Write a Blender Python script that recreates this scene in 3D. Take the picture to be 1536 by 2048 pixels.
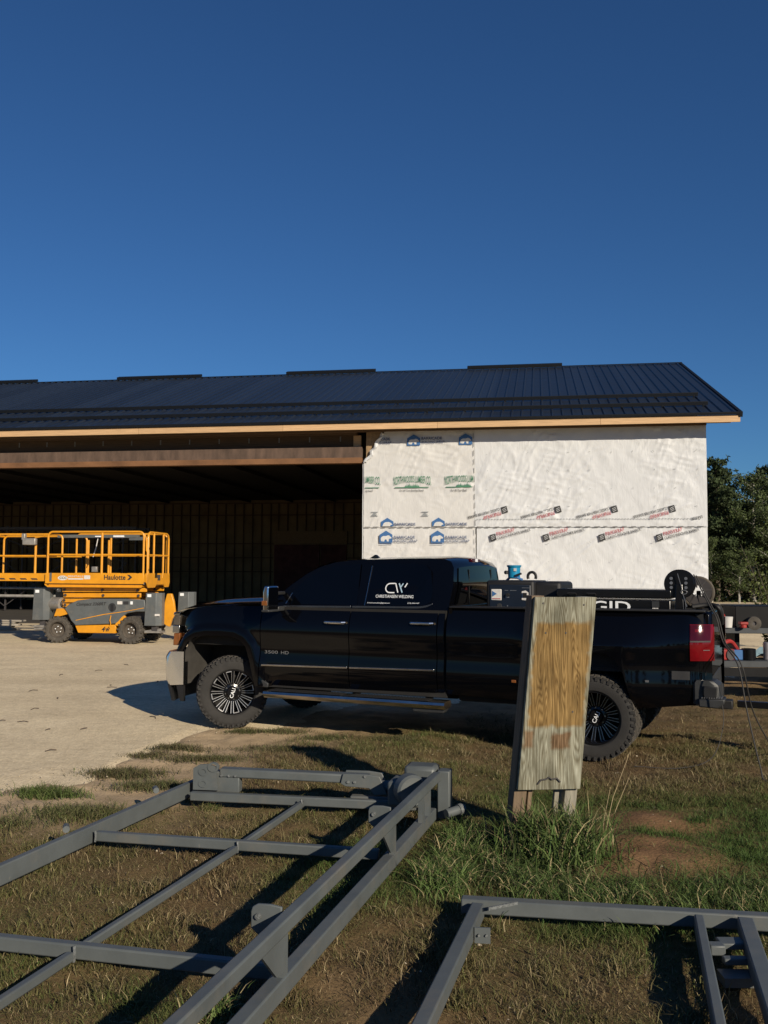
import bpy, bmesh, math, random
import numpy as np
from mathutils import Matrix, Vector
R = math.radians
random.seed(7); RNG = np.random.default_rng(11)
scene = bpy.context.scene
for o in list(bpy.data.objects): bpy.data.objects.remove(o, do_unlink=True)
COL = scene.collection

# ------------------------------------------------------------------ camera
cam_d = bpy.data.cameras.new('camera'); cam = bpy.data.objects.new('camera', cam_d); COL.objects.link(cam)
cam_d.sensor_fit = 'VERTICAL'; cam_d.sensor_height = 24.0; cam_d.lens = 24*1850/2048
cam_d.clip_start = .05; cam_d.clip_end = 3000
pitch, roll = math.atan(116/1850), .005
cam.matrix_world = (Matrix.Translation((0, 0, 1.813)) @ Matrix.Rotation(R(90)+pitch, 4, 'X') @ Matrix.Rotation(roll, 4, 'Z'))
scene.camera = cam
scene.render.resolution_x, scene.render.resolution_y = 768, 1024

# ------------------------------------------------------------------ light
SUN_AZ, SUN_EL = 149.0, 23.0            # azimuth clockwise from +Y
world = bpy.data.worlds.new('World'); scene.world = world; world.use_nodes = True
wn = world.node_tree.nodes; wl = world.node_tree.links
bg = wn['Background']; sky = wn.new('ShaderNodeTexSky'); sky.sky_type = 'NISHITA'; sky.sun_disc = False
sky.sun_elevation = R(SUN_EL); sky.sun_rotation = R(SUN_AZ)
sky.air_density = 1.0; sky.dust_density = 0.0; sky.ozone_density = 4.0; sky.altitude = 300
tnt = wn.new('ShaderNodeMix'); tnt.data_type = 'RGBA'; tnt.blend_type = 'MULTIPLY'; tnt.inputs['Factor'].default_value = 1; tnt.inputs['B'].default_value = (.50, .86, 1.22, 1)
wl.new(sky.outputs[0], tnt.inputs['A']); wl.new(tnt.outputs['Result'], bg.inputs[0]); bg.inputs[1].default_value = .052
sd = bpy.data.lights.new('sun', 'SUN'); sd.energy = 5.0; sd.angle = R(.53); sd.color = (1, .88, .70)
sun = bpy.data.objects.new('sun', sd); COL.objects.link(sun)
tosun = Vector((math.sin(R(SUN_AZ))*math.cos(R(SUN_EL)), math.cos(R(SUN_AZ))*math.cos(R(SUN_EL)), math.sin(R(SUN_EL))))
sun.rotation_euler = tosun.to_track_quat('Z', 'Y').to_euler(); sun.location = tosun*60
vs = scene.view_settings; vs.view_transform = 'Standard'; vs.look = 'None'; vs.gamma = 1; vs.exposure = 0.08
vs.use_curve_mapping = False
try:
    scene.cycles.max_bounces = 6; scene.cycles.diffuse_bounces = 3; scene.cycles.glossy_bounces = 4
except Exception: pass

# ------------------------------------------------------------------ helpers
KX, KY = .98, 1.133                      # rescales image-derived plan coordinates about the camera's ground point after the focal-length change
def gp(x, y, z=0.): return (x*KX, y*KY, z)
def hashn(ix, iy, seed):
    h = (ix.astype(np.int64)*374761393 + iy.astype(np.int64)*668265263 + seed*1442695041) & 0xFFFFFFFF
    h = ((h ^ (h >> 13))*1274126177) & 0xFFFFFFFF
    return ((h ^ (h >> 16)) & 0xFFFF)/65535.0
def vnoise(x, y, seed=0):
    x = np.asarray(x, float); y = np.asarray(y, float)
    ix, iy = np.floor(x), np.floor(y); fx, fy = x-ix, y-iy
    fx = fx*fx*(3-2*fx); fy = fy*fy*(3-2*fy)
    a = hashn(ix, iy, seed); b = hashn(ix+1, iy, seed); c = hashn(ix, iy+1, seed); d = hashn(ix+1, iy+1, seed)
    return (a*(1-fx)+b*fx)*(1-fy)+(c*(1-fx)+d*fx)*fy
def fbm(x, y, seed=0, oct=4):
    s, a, t = 0, .5, 0
    for k in range(oct):
        s = s+a*vnoise(x*2**k+k*17.3, y*2**k-k*9.1, seed+k); t += a; a *= .5
    return s/t

MATS = {}
def pm(name, col, rough=.6, metal=0., var=.2, scale=6., col2=None, bump=0., bscale=60., spec=.5, coat=0., detail=5., stretch=(1, 1, 1), obj_rand=0., attr=None, rvar=0.):
    if name in MATS: return MATS[name]
    m = bpy.data.materials.new(name); m.use_nodes = True; MATS[name] = m
    nt = m.node_tree; N, L = nt.nodes, nt.links; b = N['Principled BSDF']
    b.inputs['Roughness'].default_value = rough; b.inputs['Metallic'].default_value = metal
    b.inputs['Specular IOR Level'].default_value = spec
    if coat: b.inputs['Coat Weight'].default_value = coat; b.inputs['Coat Roughness'].default_value = .03
    tc = N.new('ShaderNodeTexCoord'); mp = N.new('ShaderNodeMapping'); L.new(tc.outputs['Object'], mp.inputs[0]); mp.inputs['Scale'].default_value = stretch
    if col2 is None: col2 = tuple(max(0, c*(1-var)) for c in col); col = tuple(min(1, c*(1+var*.6)) for c in col)
    nz = N.new('ShaderNodeTexNoise'); nz.inputs['Scale'].default_value = scale; nz.inputs['Detail'].default_value = detail; nz.inputs['Roughness'].default_value = .6
    L.new(mp.outputs[0], nz.inputs['Vector'])
    cr = N.new('ShaderNodeValToRGB'); cr.color_ramp.elements[0].position = .3; cr.color_ramp.elements[1].position = .7
    cr.color_ramp.elements[0].color = (*col2, 1); cr.color_ramp.elements[1].color = (*col, 1)
    L.new(nz.outputs[0], cr.inputs[0]); out = cr.outputs[0]
    if attr:
        at = N.new('ShaderNodeAttribute'); at.attribute_name = attr
        mx = N.new('ShaderNodeMix'); mx.data_type = 'RGBA'; mx.blend_type = 'MULTIPLY'; mx.inputs['Factor'].default_value = 1
        L.new(out, mx.inputs['A']); L.new(at.outputs['Color'], mx.inputs['B']); out = mx.outputs['Result']
    if obj_rand:
        oi = N.new('ShaderNodeObjectInfo'); hs = N.new('ShaderNodeHueSaturation')
        mr = N.new('ShaderNodeMapRange'); mr.inputs['To Min'].default_value = 1-obj_rand; mr.inputs['To Max'].default_value = 1+obj_rand
        L.new(oi.outputs['Random'], mr.inputs[0]); L.new(mr.outputs[0], hs.inputs['Value']); L.new(out, hs.inputs['Color']); out = hs.outputs[0]
    L.new(out, b.inputs['Base Color'])
    if rvar:
        mr2 = N.new('ShaderNodeMapRange'); mr2.inputs['To Min'].default_value = max(0, rough-rvar); mr2.inputs['To Max'].default_value = rough+rvar
        L.new(nz.outputs[0], mr2.inputs[0]); L.new(mr2.outputs[0], b.inputs['Roughness'])
    if bump:
        n2 = N.new('ShaderNodeTexNoise'); n2.inputs['Scale'].default_value = bscale; n2.inputs['Detail'].default_value = 4; L.new(mp.outputs[0], n2.inputs['Vector'])
        bp = N.new('ShaderNodeBump'); bp.inputs['Strength'].default_value = bump; bp.inputs['Distance'].default_value = .01
        L.new(n2.outputs[0], bp.inputs['Height']); L.new(bp.outputs[0], b.inputs['Normal'])
    return m

class MB:
    def __init__(s): s.v = []; s.f = []
    def add(s, v, f, M=None):
        o = len(s.v)
        s.v += [tuple(M @ Vector(p)) if M is not None else tuple(p) for p in v]
        s.f += [tuple(i+o for i in q) for q in f]; return s
    def box(s, x0, x1, y0, y1, z0, z1, M=None):
        v = [(x, y, z) for x in (x0, x1) for y in (y0, y1) for z in (z0, z1)]
        return s.add(v, [(0, 1, 3, 2), (4, 6, 7, 5), (0, 4, 5, 1), (2, 3, 7, 6), (0, 2, 6, 4), (1, 5, 7, 3)], M)
    def prism(s, poly, lo, hi, axis='y', M=None):
        n = len(poly)
        def p3(p, h):
            return {'y': (p[0], h, p[1]), 'x': (h, p[0], p[1]), 'z': (p[0], p[1], h)}[axis]
        v = [p3(p, lo) for p in poly]+[p3(p, hi) for p in poly]
        f = [tuple(range(n)), tuple(range(2*n-1, n-1, -1))]+[(i, i+n, (i+1) % n+n, (i+1) % n) for i in range(n)]
        return s.add(v, f, M)
    def tube(s, pts, r, seg=8, closed=False, M=None, r1=None):
        P = [Vector(p) for p in pts]; n = len(P); v = []; f = []
        up = Vector((0, 0, 1)); 
        for i in range(n):
            a = P[i-1] if (i > 0 or closed) else P[i]; b = P[(i+1) % n] if (i < n-1 or closed) else P[i]
            t = (b-a).normalized()
            if i == 0:
                u = t.cross(up) if abs(t.z) < .9 else t.cross(Vector((1, 0, 0)))
            else: u = u-t*u.dot(t)
            u.normalize(); w = t.cross(u)
            rr = r if r1 is None else r+(r1-r)*i/(n-1)
            for k in range(seg):
                a2 = 2*math.pi*(k+.5)/seg; v.append(P[i]+u*math.cos(a2)*rr+w*math.sin(a2)*rr)
        m = n if closed else n-1
        for i in range(m):
            j = (i+1) % n
            for k in range(seg): f.append((i*seg+k, i*seg+(k+1) % seg, j*seg+(k+1) % seg, j*seg+k))
        if not closed: f.append(tuple(range(seg))[::-1]); f.append(tuple(range((n-1)*seg, n*seg)))
        return s.add(v, f, M)
    def bar(s, p, q, w, h, up=(0, 0, 1)):            # rectangular tube from p to q
        p, q, up = Vector(p), Vector(q), Vector(up); t = (q-p).normalized(); u = t.cross(up).normalized()*w/2; k = u.cross(t).normalized()*h/2
        v = [p-u-k, p+u-k, p+u+k, p-u+k, q-u-k, q+u-k, q+u+k, q-u+k]
        return s.add(v, [(0, 1, 2, 3), (4, 7, 6, 5), (0, 4, 5, 1), (1, 5, 6, 2), (2, 6, 7, 3), (3, 7, 4, 0)])
    def lathe(s, prof, seg=32, M=None, a0=0, closed=True):   # prof (r, h), axis = local y
        v = []; f = []; n = len(prof)
        for k in range(seg):
            a = 2*math.pi*k/seg+a0
            for r, h in prof: v.append((r*math.cos(a), h, r*math.sin(a)))
        for k in range(seg):
            j = (k+1) % seg
            for i in range(n-1): f.append((k*n+i, k*n+i+1, j*n+i+1, j*n+i))
        return s.add(v, f, M)
    def grid(s, A):                                   # A: (n, m, 3)
        A = np.asarray(A, float); n, m = A.shape[:2]
        f = [(i*m+j, i*m+j+1, (i+1)*m+j+1, (i+1)*m+j) for i in range(n-1) for j in range(m-1)]
        return s.add([tuple(p) for p in A.reshape(-1, 3)], f)
    def loft(s, rings, caps=True):
        n = len(rings[0]); v = [p for r in rings for p in r]; f = []
        for i in range(len(rings)-1):
            for k in range(n): f.append((i*n+k, i*n+(k+1) % n, (i+1)*n+(k+1) % n, (i+1)*n+k))
        if caps: f.append(tuple(range(n))[::-1]); f.append(tuple(range((len(rings)-1)*n, len(rings)*n)))
        return s.add(v, f)
    def mesh(s, name, smooth=True, angle=35, recalc=True, rim=0.):
        me = bpy.data.meshes.new(name); bm = bmesh.new()
        vs_ = [bm.verts.new(p) for p in s.v]
        for q in s.f:
            try: bm.faces.new([vs_[i] for i in q])
            except ValueError: pass
        bmesh.ops.remove_doubles(bm, verts=bm.verts, dist=1e-5)
        if rim:
            be = [e for e in bm.edges if e.is_boundary]
            r_ = bmesh.ops.extrude_edge_only(bm, edges=be)
            bmesh.ops.translate(bm, verts=[g for g in r_['geom'] if isinstance(g, bmesh.types.BMVert)], vec=(0, rim, 0))
        if recalc: bmesh.ops.recalc_face_normals(bm, faces=bm.faces)
        if smooth:
            for f in bm.faces: f.smooth = True
            ca = R(angle)
            for e in bm.edges:
                if len(e.link_faces) == 2 and e.calc_face_angle(0) > ca: e.smooth = False
        bm.to_mesh(me); bm.free(); return me
    def build(s, name, mat, parent=None, bevel=0., seg=2, loc=None, rot=None, **kw):
        return put(name, s.mesh(name, **kw), mat, parent, bevel, seg, loc, rot)

def put(name, me, mat, parent=None, bevel=0., seg=2, loc=None, rot=None, M=None):
    o = bpy.data.objects.new(name, me); COL.objects.link(o)
    if mat is not None and not me.materials: me.materials.append(MATS[mat] if isinstance(mat, str) else mat)
    if parent is not None: o.parent = parent
    if loc is not None: o.location = loc
    if rot is not None: o.rotation_euler = rot
    if M is not None: o.matrix_local = M
    if bevel:
        b = o.modifiers.new('bevel', 'BEVEL'); b.width = bevel; b.segments = seg; b.limit_method = 'ANGLE'; b.angle_limit = R(40)
    return o
def tag(o, label=None, cat=None, group=None, kind=None):
    if label: o['label'] = label
    if cat: o['category'] = cat
    if group: o['group'] = group
    if kind: o['kind'] = kind
    return o
def thing(name, label, cat, loc=(0, 0, 0), rz=0., group=None):
    o = bpy.data.objects.new(name, None); COL.objects.link(o); o.location = loc; o.rotation_euler = (0, 0, rz)
    o.empty_display_size = .2
    return tag(o, label, cat, group)
def rawmesh(name, V, F, mat, smooth=False, col=None, parent=None):
    V = np.asarray(V, np.float32); F = np.asarray(F, np.int32); k = F.shape[1]
    me = bpy.data.meshes.new(name); me.vertices.add(len(V)); me.vertices.foreach_set('co', V.ravel())
    me.loops.add(F.size); me.loops.foreach_set('vertex_index', F.ravel())
    me.polygons.add(len(F)); me.polygons.foreach_set('loop_start', np.arange(0, F.size, k, dtype=np.int32))
    me.polygons.foreach_set('loop_total', np.full(len(F), k, np.int32))
    if smooth: me.polygons.foreach_set('use_smooth', np.ones(len(F), bool))
    if col is not None:
        a = me.color_attributes.new('tint', 'FLOAT_COLOR', 'POINT')
        c = np.ones((len(V), 4), np.float32); c[:, :3] = col; a.data.foreach_set('color', c.ravel())
    me.update(); me.validate()
    return put(name, me, mat, parent)
def text_mesh(body, height, width=None, shear=0., bold=0., align='LEFT', depth=.001):
    cu = bpy.data.curves.new('lettering', 'FONT'); cu.body = body; cu.shear = shear; cu.offset = bold; cu.extrude = 0; cu.resolution_u = 3
    o = bpy.data.objects.new('lettering', cu); COL.objects.link(o)
    dg = bpy.context.evaluated_depsgraph_get(); me = bpy.data.meshes.new_from_object(o.evaluated_get(dg))
    bpy.data.objects.remove(o, do_unlink=True); bpy.data.curves.remove(cu)
    n = len(me.vertices); co = np.empty(n*3, np.float32); me.vertices.foreach_get('co', co); co = co.reshape(-1, 3)
    mn, mx = co.min(0), co.max(0); sy = height/max(1e-6, mx[1]-mn[1]); sx = (width/(mx[0]-mn[0])) if width else sy
    co[:, 0] = (co[:, 0]-mn[0])*sx; co[:, 1] = (co[:, 1]-mn[1])*sy
    if align == 'CENTER': co[:, 0] -= co[:, 0].max()/2
    me.vertices.foreach_set('co', co.ravel()); me.update(); return me
FRONT = Matrix(((1, 0, 0, 0), (0, 0, -1, 0), (0, 1, 0, 0), (0, 0, 0, 1)))   # text plane -> x right, z up, facing -y
def lettering(body, x, y, z, height, width, mat, parent, rot=0., shear=0., bold=0., tilt=0., name='lettering'):
    me = text_mesh(body, height, width, shear, bold)
    M = Matrix.Translation((x, y, z)) @ Matrix.Rotation(tilt, 4, 'X') @ FRONT @ Matrix.Rotation(rot, 4, 'Z')
    return put(name, me, mat, parent, M=M)
def decal(poly, y, mat, parent, name='print_mark'):   # flat printed shape in the x-z plane
    me = bpy.data.meshes.new(name); bm = bmesh.new(); bm.faces.new([bm.verts.new((p[0], y, p[1])) for p in poly])
    bmesh.ops.triangulate(bm, faces=bm.faces); bm.to_mesh(me); bm.free(); return put(name, me, mat, parent)
# ------------------------------------------------------------------ ground, gravel yard, far road
BX = [-400, -40, -14, -6, -3.13, -2.64, -2.45, -2.08, -1.23, -.9, 0, 3, 6, 9, 12, 20, 40]
BY = [-30, 2, 4.0, 5.7, 6.65, 7.15, 8.2, 9.2, 9.75, 10.6, 11.6, 12.2, 14.5, 19, 22.5, 30, 36]  # edge bent past the truck: darker soil below adds to its shade
def gravel_edge(x): 
    return np.interp(x, BX, BY)+(fbm(np.asarray(x)*1.6, np.asarray(x)*0+3.3, 5, 5)-.5)*.9
# distance field from the edge of the gravel (signed, >0 on the lawn side)
_ex = np.arange(-8, 9, .03); _ey = gravel_edge(_ex); _gx = np.arange(-7, 8.01, .08); _gy = np.arange(1, 14.01, .08)
_D = np.full((len(_gx), len(_gy)), 99.)
for _a, _b in zip(_ex, _ey): _D = np.minimum(_D, np.hypot((_gx-_a)[:, None], (_gy-_b)[None]))
def dist_gravel(x, y):
    x = np.asarray(x, float); y = np.asarray(y, float); d = gravel_edge(x)-y
    i = np.clip(np.round((x+7)/.08).astype(int), 0, len(_gx)-1); j = np.clip(np.round((y-1)/.08).astype(int), 0, len(_gy)-1)
    ok = (x > -7) & (x < 8) & (y > 1) & (y < 14)
    return np.where(ok, np.sign(d)*np.minimum(np.abs(d), _D[i, j]), d)
def cover(x, y):                                        # share of the soil hidden by grass
    d = dist_gravel(x, y)
    c = np.clip((d-.75)/.9, 0, 1)*1.10-.16
    n = fbm(x*1.1, y*1.1, 21, 4); n2 = fbm(x*4.2, y*4.2, 31, 3)
    c = c+(n-.5)*1.0+(n2-.5)*.6
    for cx, cy, r, k in ((1.75, 5.35, .5, 1.6), (2.0, 6.1, .4, 1.2), (1.35, 4.75, .3, .9)):   # bare anthill-like soil beside the post
        c = c-k*np.exp(-(((x-cx)/r/1.4)**2+((y-cy)/r)**2))
    g = np.clip((x-.2)/1.5, 0, 1)*np.clip((7.5-y)/2, 0, 1)*np.clip((y-3.9)/.5, 0, 1)
    c = c+.55*g
    return np.where(d < .0, np.clip(c-1.2, 0, 1)*.0, np.clip(c, 0, 1))
def green(x, y):                                        # 0 dry straw .. 1 fresh green
    n = fbm(x*.8+9, y*.8, 41, 4); n2 = fbm(x*3+2, y*3, 51, 3)
    g = np.clip((x-.1)/1.2, 0, 1)*np.clip((7.6-y)/2.2, 0, 1)*np.clip((y-3.6)/.9, 0, 1)*.75
    g = g+.55*np.exp(-(((x+2.75)/.5)**2+((y-6.6)/.35)**2))+.3*np.exp(-(((x+.05)/.5)**2+((y-5.2)/.7)**2))
    return np.clip(.25+g+(n-.5)*1.0+(n2-.5)*.5, 0, 1)

pm('soil', (.225, .165, .105), .95, var=.3, scale=4.0, bump=.8, bscale=45, attr='tint', spec=.1, detail=9)
xs = np.unique(np.r_[np.linspace(-900, -60, 8), np.linspace(-60, -9, 18), np.arange(-9, 9.01, .07), np.linspace(9, 60, 22), np.linspace(60, 900, 8)])
ys = np.unique(np.r_[np.linspace(-900, -60, 8), np.linspace(-60, 0, 12), np.arange(0, 14.01, .07), np.linspace(14, 60, 46), np.linspace(60, 1200, 9)])
GX, GY = np.meshgrid(xs, ys, indexing='ij')
dg_ = dist_gravel(GX, GY)
def ground_z(x, y):
    d = dist_gravel(x, y)
    near = np.clip((60-np.abs(x))/40, 0, 1)*np.clip((60-np.abs(y))/40, 0, 1)
    z = ((fbm(x*.9, y*.9, 61, 3)-.5)*.05+(fbm(x*5, y*5, 62, 3)-.5)*.055)*near
    for cx, cy, r, h in ((1.8, 5.35, .42, .07), (2.05, 6.1, .3, .05)): z = z+h*np.exp(-(((x-cx)/r/1.3)**2+((y-cy)/r)**2))
    z = z-.012*near
    inside = np.clip((-d)/.15, 0, 1)
    return z*(1-inside)+(-.06)*inside
GZ = ground_z(GX, GY)
cv = cover(GX, GY); gr = green(GX, GY)[..., None]; cv = cv[..., None]
sandy = (np.clip(1-(dg_-.4)/1.6, 0, 1)*np.clip(1-(GX+.6)/1.2, 0, 1))[..., None]  # pale sand fades out towards the truck, darkening the soil to deepen its shade
bare = np.array([1.0, .93, .80])*(1-sandy)+np.array([2.15, 2.2, 2.15])*sandy
ant = sum(np.exp(-(((GX-cx)/r/1.5)**2+((GY-cy)/r)**2)) for cx, cy, r in ((1.8, 5.35, .5), (2.05, 6.1, .4)))[..., None]
bare = bare*(1-.6*np.clip(ant, 0, 1))+np.array([1.05, .72, .55])*.6*np.clip(ant, 0, 1)*1.0
under = np.array([.58, .52, .40])*(1-gr)+np.array([.40, .48, .26])*gr
tint = bare*(1-cv*.8)+under*cv*.8
n, m = GX.shape
idx = np.arange(n*m).reshape(n, m)
F = np.stack([idx[:-1, :-1], idx[1:, :-1], idx[1:, 1:], idx[:-1, 1:]], -1).reshape(-1, 4)
go = rawmesh('ground', np.stack([GX*KX, GY*KY, GZ], -1).reshape(-1, 3), F, 'soil', True, tint.reshape(-1, 3)); tag(go, kind='structure')

# gravel yard
def gravel_material():
    m = bpy.data.materials.new('gravel'); m.use_nodes = True; MATS['gravel'] = m
    N, L = m.node_tree.nodes, m.node_tree.links; b = N['Principled BSDF']; b.inputs['Roughness'].default_value = .95; b.inputs['Specular IOR Level'].default_value = .1
    tc = N.new('ShaderNodeTexCoord')
    def noise(sc, det=4):
        q = N.new('ShaderNodeTexNoise'); q.inputs['Scale'].default_value = sc; q.inputs['Detail'].default_value = det; L.new(tc.outputs['Object'], q.inputs['Vector']); return q.outputs[0]
    def ramp(src, p0, c0, p1, c1):
        r = N.new('ShaderNodeValToRGB'); r.color_ramp.elements[0].position = p0; r.color_ramp.elements[1].position = p1
        r.color_ramp.elements[0].color = (*c0, 1); r.color_ramp.elements[1].color = (*c1, 1); L.new(src, r.inputs[0]); return r.outputs[0]
    def mult(a, c):
        x = N.new('ShaderNodeMix'); x.data_type = 'RGBA'; x.blend_type = 'MULTIPLY'; x.inputs['Factor'].default_value = 1; L.new(a, x.inputs['A']); L.new(c, x.inputs['B']); return x.outputs['Result']
    base = ramp(noise(.35, 6), .3, (.60, .50, .34), .72, (.68, .58, .405))
    v = N.new('ShaderNodeTexVoronoi'); v.inputs['Scale'].default_value = 46; L.new(tc.outputs['Object'], v.inputs['Vector'])
    peb = ramp(v.outputs['Color'], .0, (.86, .85, .84), 1, (1.17, 1.16, 1.15))
    big = ramp(noise(1.1, 5), .35, (.93, .925, .92), .62, (1.07, 1.07, 1.06))
    tr_ = N.new('ShaderNodeMapping'); tr_.inputs['Rotation'].default_value = (0, 0, .35); tr_.inputs['Scale'].default_value = (.12, 1.7, 1); L.new(tc.outputs['Object'], tr_.inputs[0])
    tn = N.new('ShaderNodeTexNoise'); tn.inputs['Scale'].default_value = 1.0; tn.inputs['Detail'].default_value = 3; L.new(tr_.outputs[0], tn.inputs['Vector'])
    track = ramp(tn.outputs[0], .38, (.965, .96, .95), .60, (1.03, 1.03, 1.03))
    fine = ramp(noise(9, 8), .3, (.90, .89, .88), .7, (1.10, 1.10, 1.10))
    L.new(mult(mult(mult(mult(base, peb), fine), big), track), b.inputs['Base Color'])
    bp = N.new('ShaderNodeBump'); bp.inputs['Strength'].default_value = .5; bp.inputs['Distance'].default_value = .008; L.new(v.outputs['Distance'], bp.inputs['Height']); L.new(bp.outputs[0], b.inputs['Normal'])
gravel_material()
gx = np.unique(np.r_[np.linspace(-200, -15, 20), np.arange(-15, 12, .06), np.linspace(12, 40, 20)])
fr = np.unique(np.r_[np.linspace(0, .03, 14), np.linspace(.03, 1, 40)])
ge = gravel_edge(gx); A = np.zeros((len(gx), len(fr), 3))
for j, t in enumerate(fr):
    yy = ge-.45+(60-ge)*t; A[:, j, 0] = gx; A[:, j, 1] = yy
    A[:, j, 2] = np.clip((yy-ge+.45)/1.1, 0, 1)*.040-.040+.004+(fbm(gx*.5, yy*.5, 77, 2)-.5)*.004
n, m = A.shape[:2]; idx = np.arange(n*m).reshape(n, m); F = np.stack([idx[:-1, :-1], idx[1:, :-1], idx[1:, 1:], idx[:-1, 1:]], -1).reshape(-1, 4)
tag(rawmesh('gravel_yard', A.reshape(-1, 3)*np.array([KX, KY, 1]), F, 'gravel', True), kind='structure')

# loose stones on the gravel (uncountable)
def stones(name, n, fx, size, mat, seed):
    r = np.random.default_rng(seed); V = []; F = []
    base = np.array([(1, 0, 0), (0, 1, 0), (-1, 0, 0), (0, -1, 0), (0, 0, .8), (0, 0, -.5)], float)
    fc = np.array([(0, 1, 4), (1, 2, 4), (2, 3, 4), (3, 0, 4), (1, 0, 5), (2, 1, 5), (3, 2, 5), (0, 3, 5)])
    P = fx(r, n)*np.array([KX, KY, 1]); S = size[0]+(size[1]-size[0])*r.random(len(P))**3
    a = r.random(len(P))*6.28
    jit = 1+(r.random((len(P), 6, 3))-.5)*.7
    B = base[None]*jit*S[:, None, None]
    X = B[..., 0]*np.cos(a)[:, None]-B[..., 1]*np.sin(a)[:, None]; Y = B[..., 0]*np.sin(a)[:, None]+B[..., 1]*np.cos(a)[:, None]
    V = np.stack([X+P[:, None, 0], Y+P[:, None, 1], B[..., 2]*.7+P[:, None, 2]+S[:, None]*.2], -1).reshape(-1, 3)
    F = (fc[None]+np.arange(len(P))[:, None, None]*6).reshape(-1, 3)
    return tag(rawmesh(name, V, F, mat), kind='stuff')
pm('stone', (.50, .43, .32), .9, var=.35, scale=40, spec=.2)
def on_gravel(r, n):
    x = -9+r.random(n)*9; y = 5+r.random(n)**1.6*13; k = dist_gravel(x, y) < .2
    return np.stack([x, y, np.zeros(n)], -1)[k]
stones('gravel_stones', 16000, on_gravel, (.0025, .012), 'stone', 3)
def on_lawn(r, n):
    x = -3.5+r.random(n)*8; y = 2.6+r.random(n)*6; return np.stack([x, y, ground_z(x, y)], -1)[dist_gravel(x, y) > 0]
def twigs():
    r = np.random.default_rng(8); mb = MB()
    for k in range(34):
        x = -6.5+r.random()*5; y = 7.5+r.random()*8
        if dist_gravel(x, y) > -.2: continue
        a = r.random()*6.28; l = .05+.16*r.random(); mb.tube([(x*KX, y*KY, .012), (x*KX+math.cos(a)*l*.5, y*KY+math.sin(a)*l*.5, .02), (x*KX+math.cos(a+.3)*l, y*KY+math.sin(a+.3)*l, .012)], .005, 5)
    tag(mb.build('twig_litter', 'bark_twig'), kind='stuff')
pm('bark_twig', (.09, .065, .045), .9, var=.3, scale=20)
twigs()
stones('pebbles', 420, on_lawn, (.004, .016), 'stone', 4)

pm('roadgravel', (.34, .29, .22), .95, var=.2, scale=.6)
A = np.array([[(x, y, .012) for y in (44.5, 48, 52.6)] for x in (11, 20, 40, 90, 300)])
tag(MB().grid(A).build('road', 'roadgravel'), kind='structure')
# ------------------------------------------------------------------ pole building under construction
pm('osb', (.30, .20, .11), .85, var=.35, scale=18, bump=.4)
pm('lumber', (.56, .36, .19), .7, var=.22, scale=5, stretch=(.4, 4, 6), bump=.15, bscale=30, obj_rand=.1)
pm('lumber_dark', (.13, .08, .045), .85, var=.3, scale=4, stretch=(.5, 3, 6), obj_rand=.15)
pm('insul', (.26, .185, .095), .8, var=.3, scale=1.2)
pm('redboard', (.13, .045, .04), .8, var=.5, scale=2.2)
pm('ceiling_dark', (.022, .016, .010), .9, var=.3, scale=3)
pm('rust_web', (.10, .065, .048), .85, var=.45, scale=2.5, stretch=(1.6, 1, .5), bump=.2)
pm('rust_flange', (.18, .085, .036), .8, var=.35, scale=2.0, stretch=(.6, 1, 1))
pm('roofmetal', (.013, .019, .032), .40, var=.12, scale=3, spec=.5, rvar=.10, obj_rand=.16)
pm('trimmetal', (.006, .008, .012), .6, var=.15, scale=3, spec=.25)
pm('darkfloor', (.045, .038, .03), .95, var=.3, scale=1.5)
pm('print_blue', (.035, .12, .30), .7, var=.1, scale=20)
pm('print_navy', (.05, .08, .17), .7, var=.1, scale=20)
pm('print_green', (.06, .20, .12), .7, var=.1, scale=20)
pm('print_black', (.02, .02, .022), .7, var=.1, scale=20)
pm('seam_grey', (.16, .165, .17), .7, var=.3, scale=9)
pm('print_red', (.40, .06, .08), .7, var=.1, scale=20)
pm('print_grey', (.30, .32, .33), .7, var=.1, scale=20)
pm('steel_dark', (.05, .045, .045), .6, var=.3, scale=6)
pm('steel_pale', (.30, .29, .27), .6, var=.3, scale=6)
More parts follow.
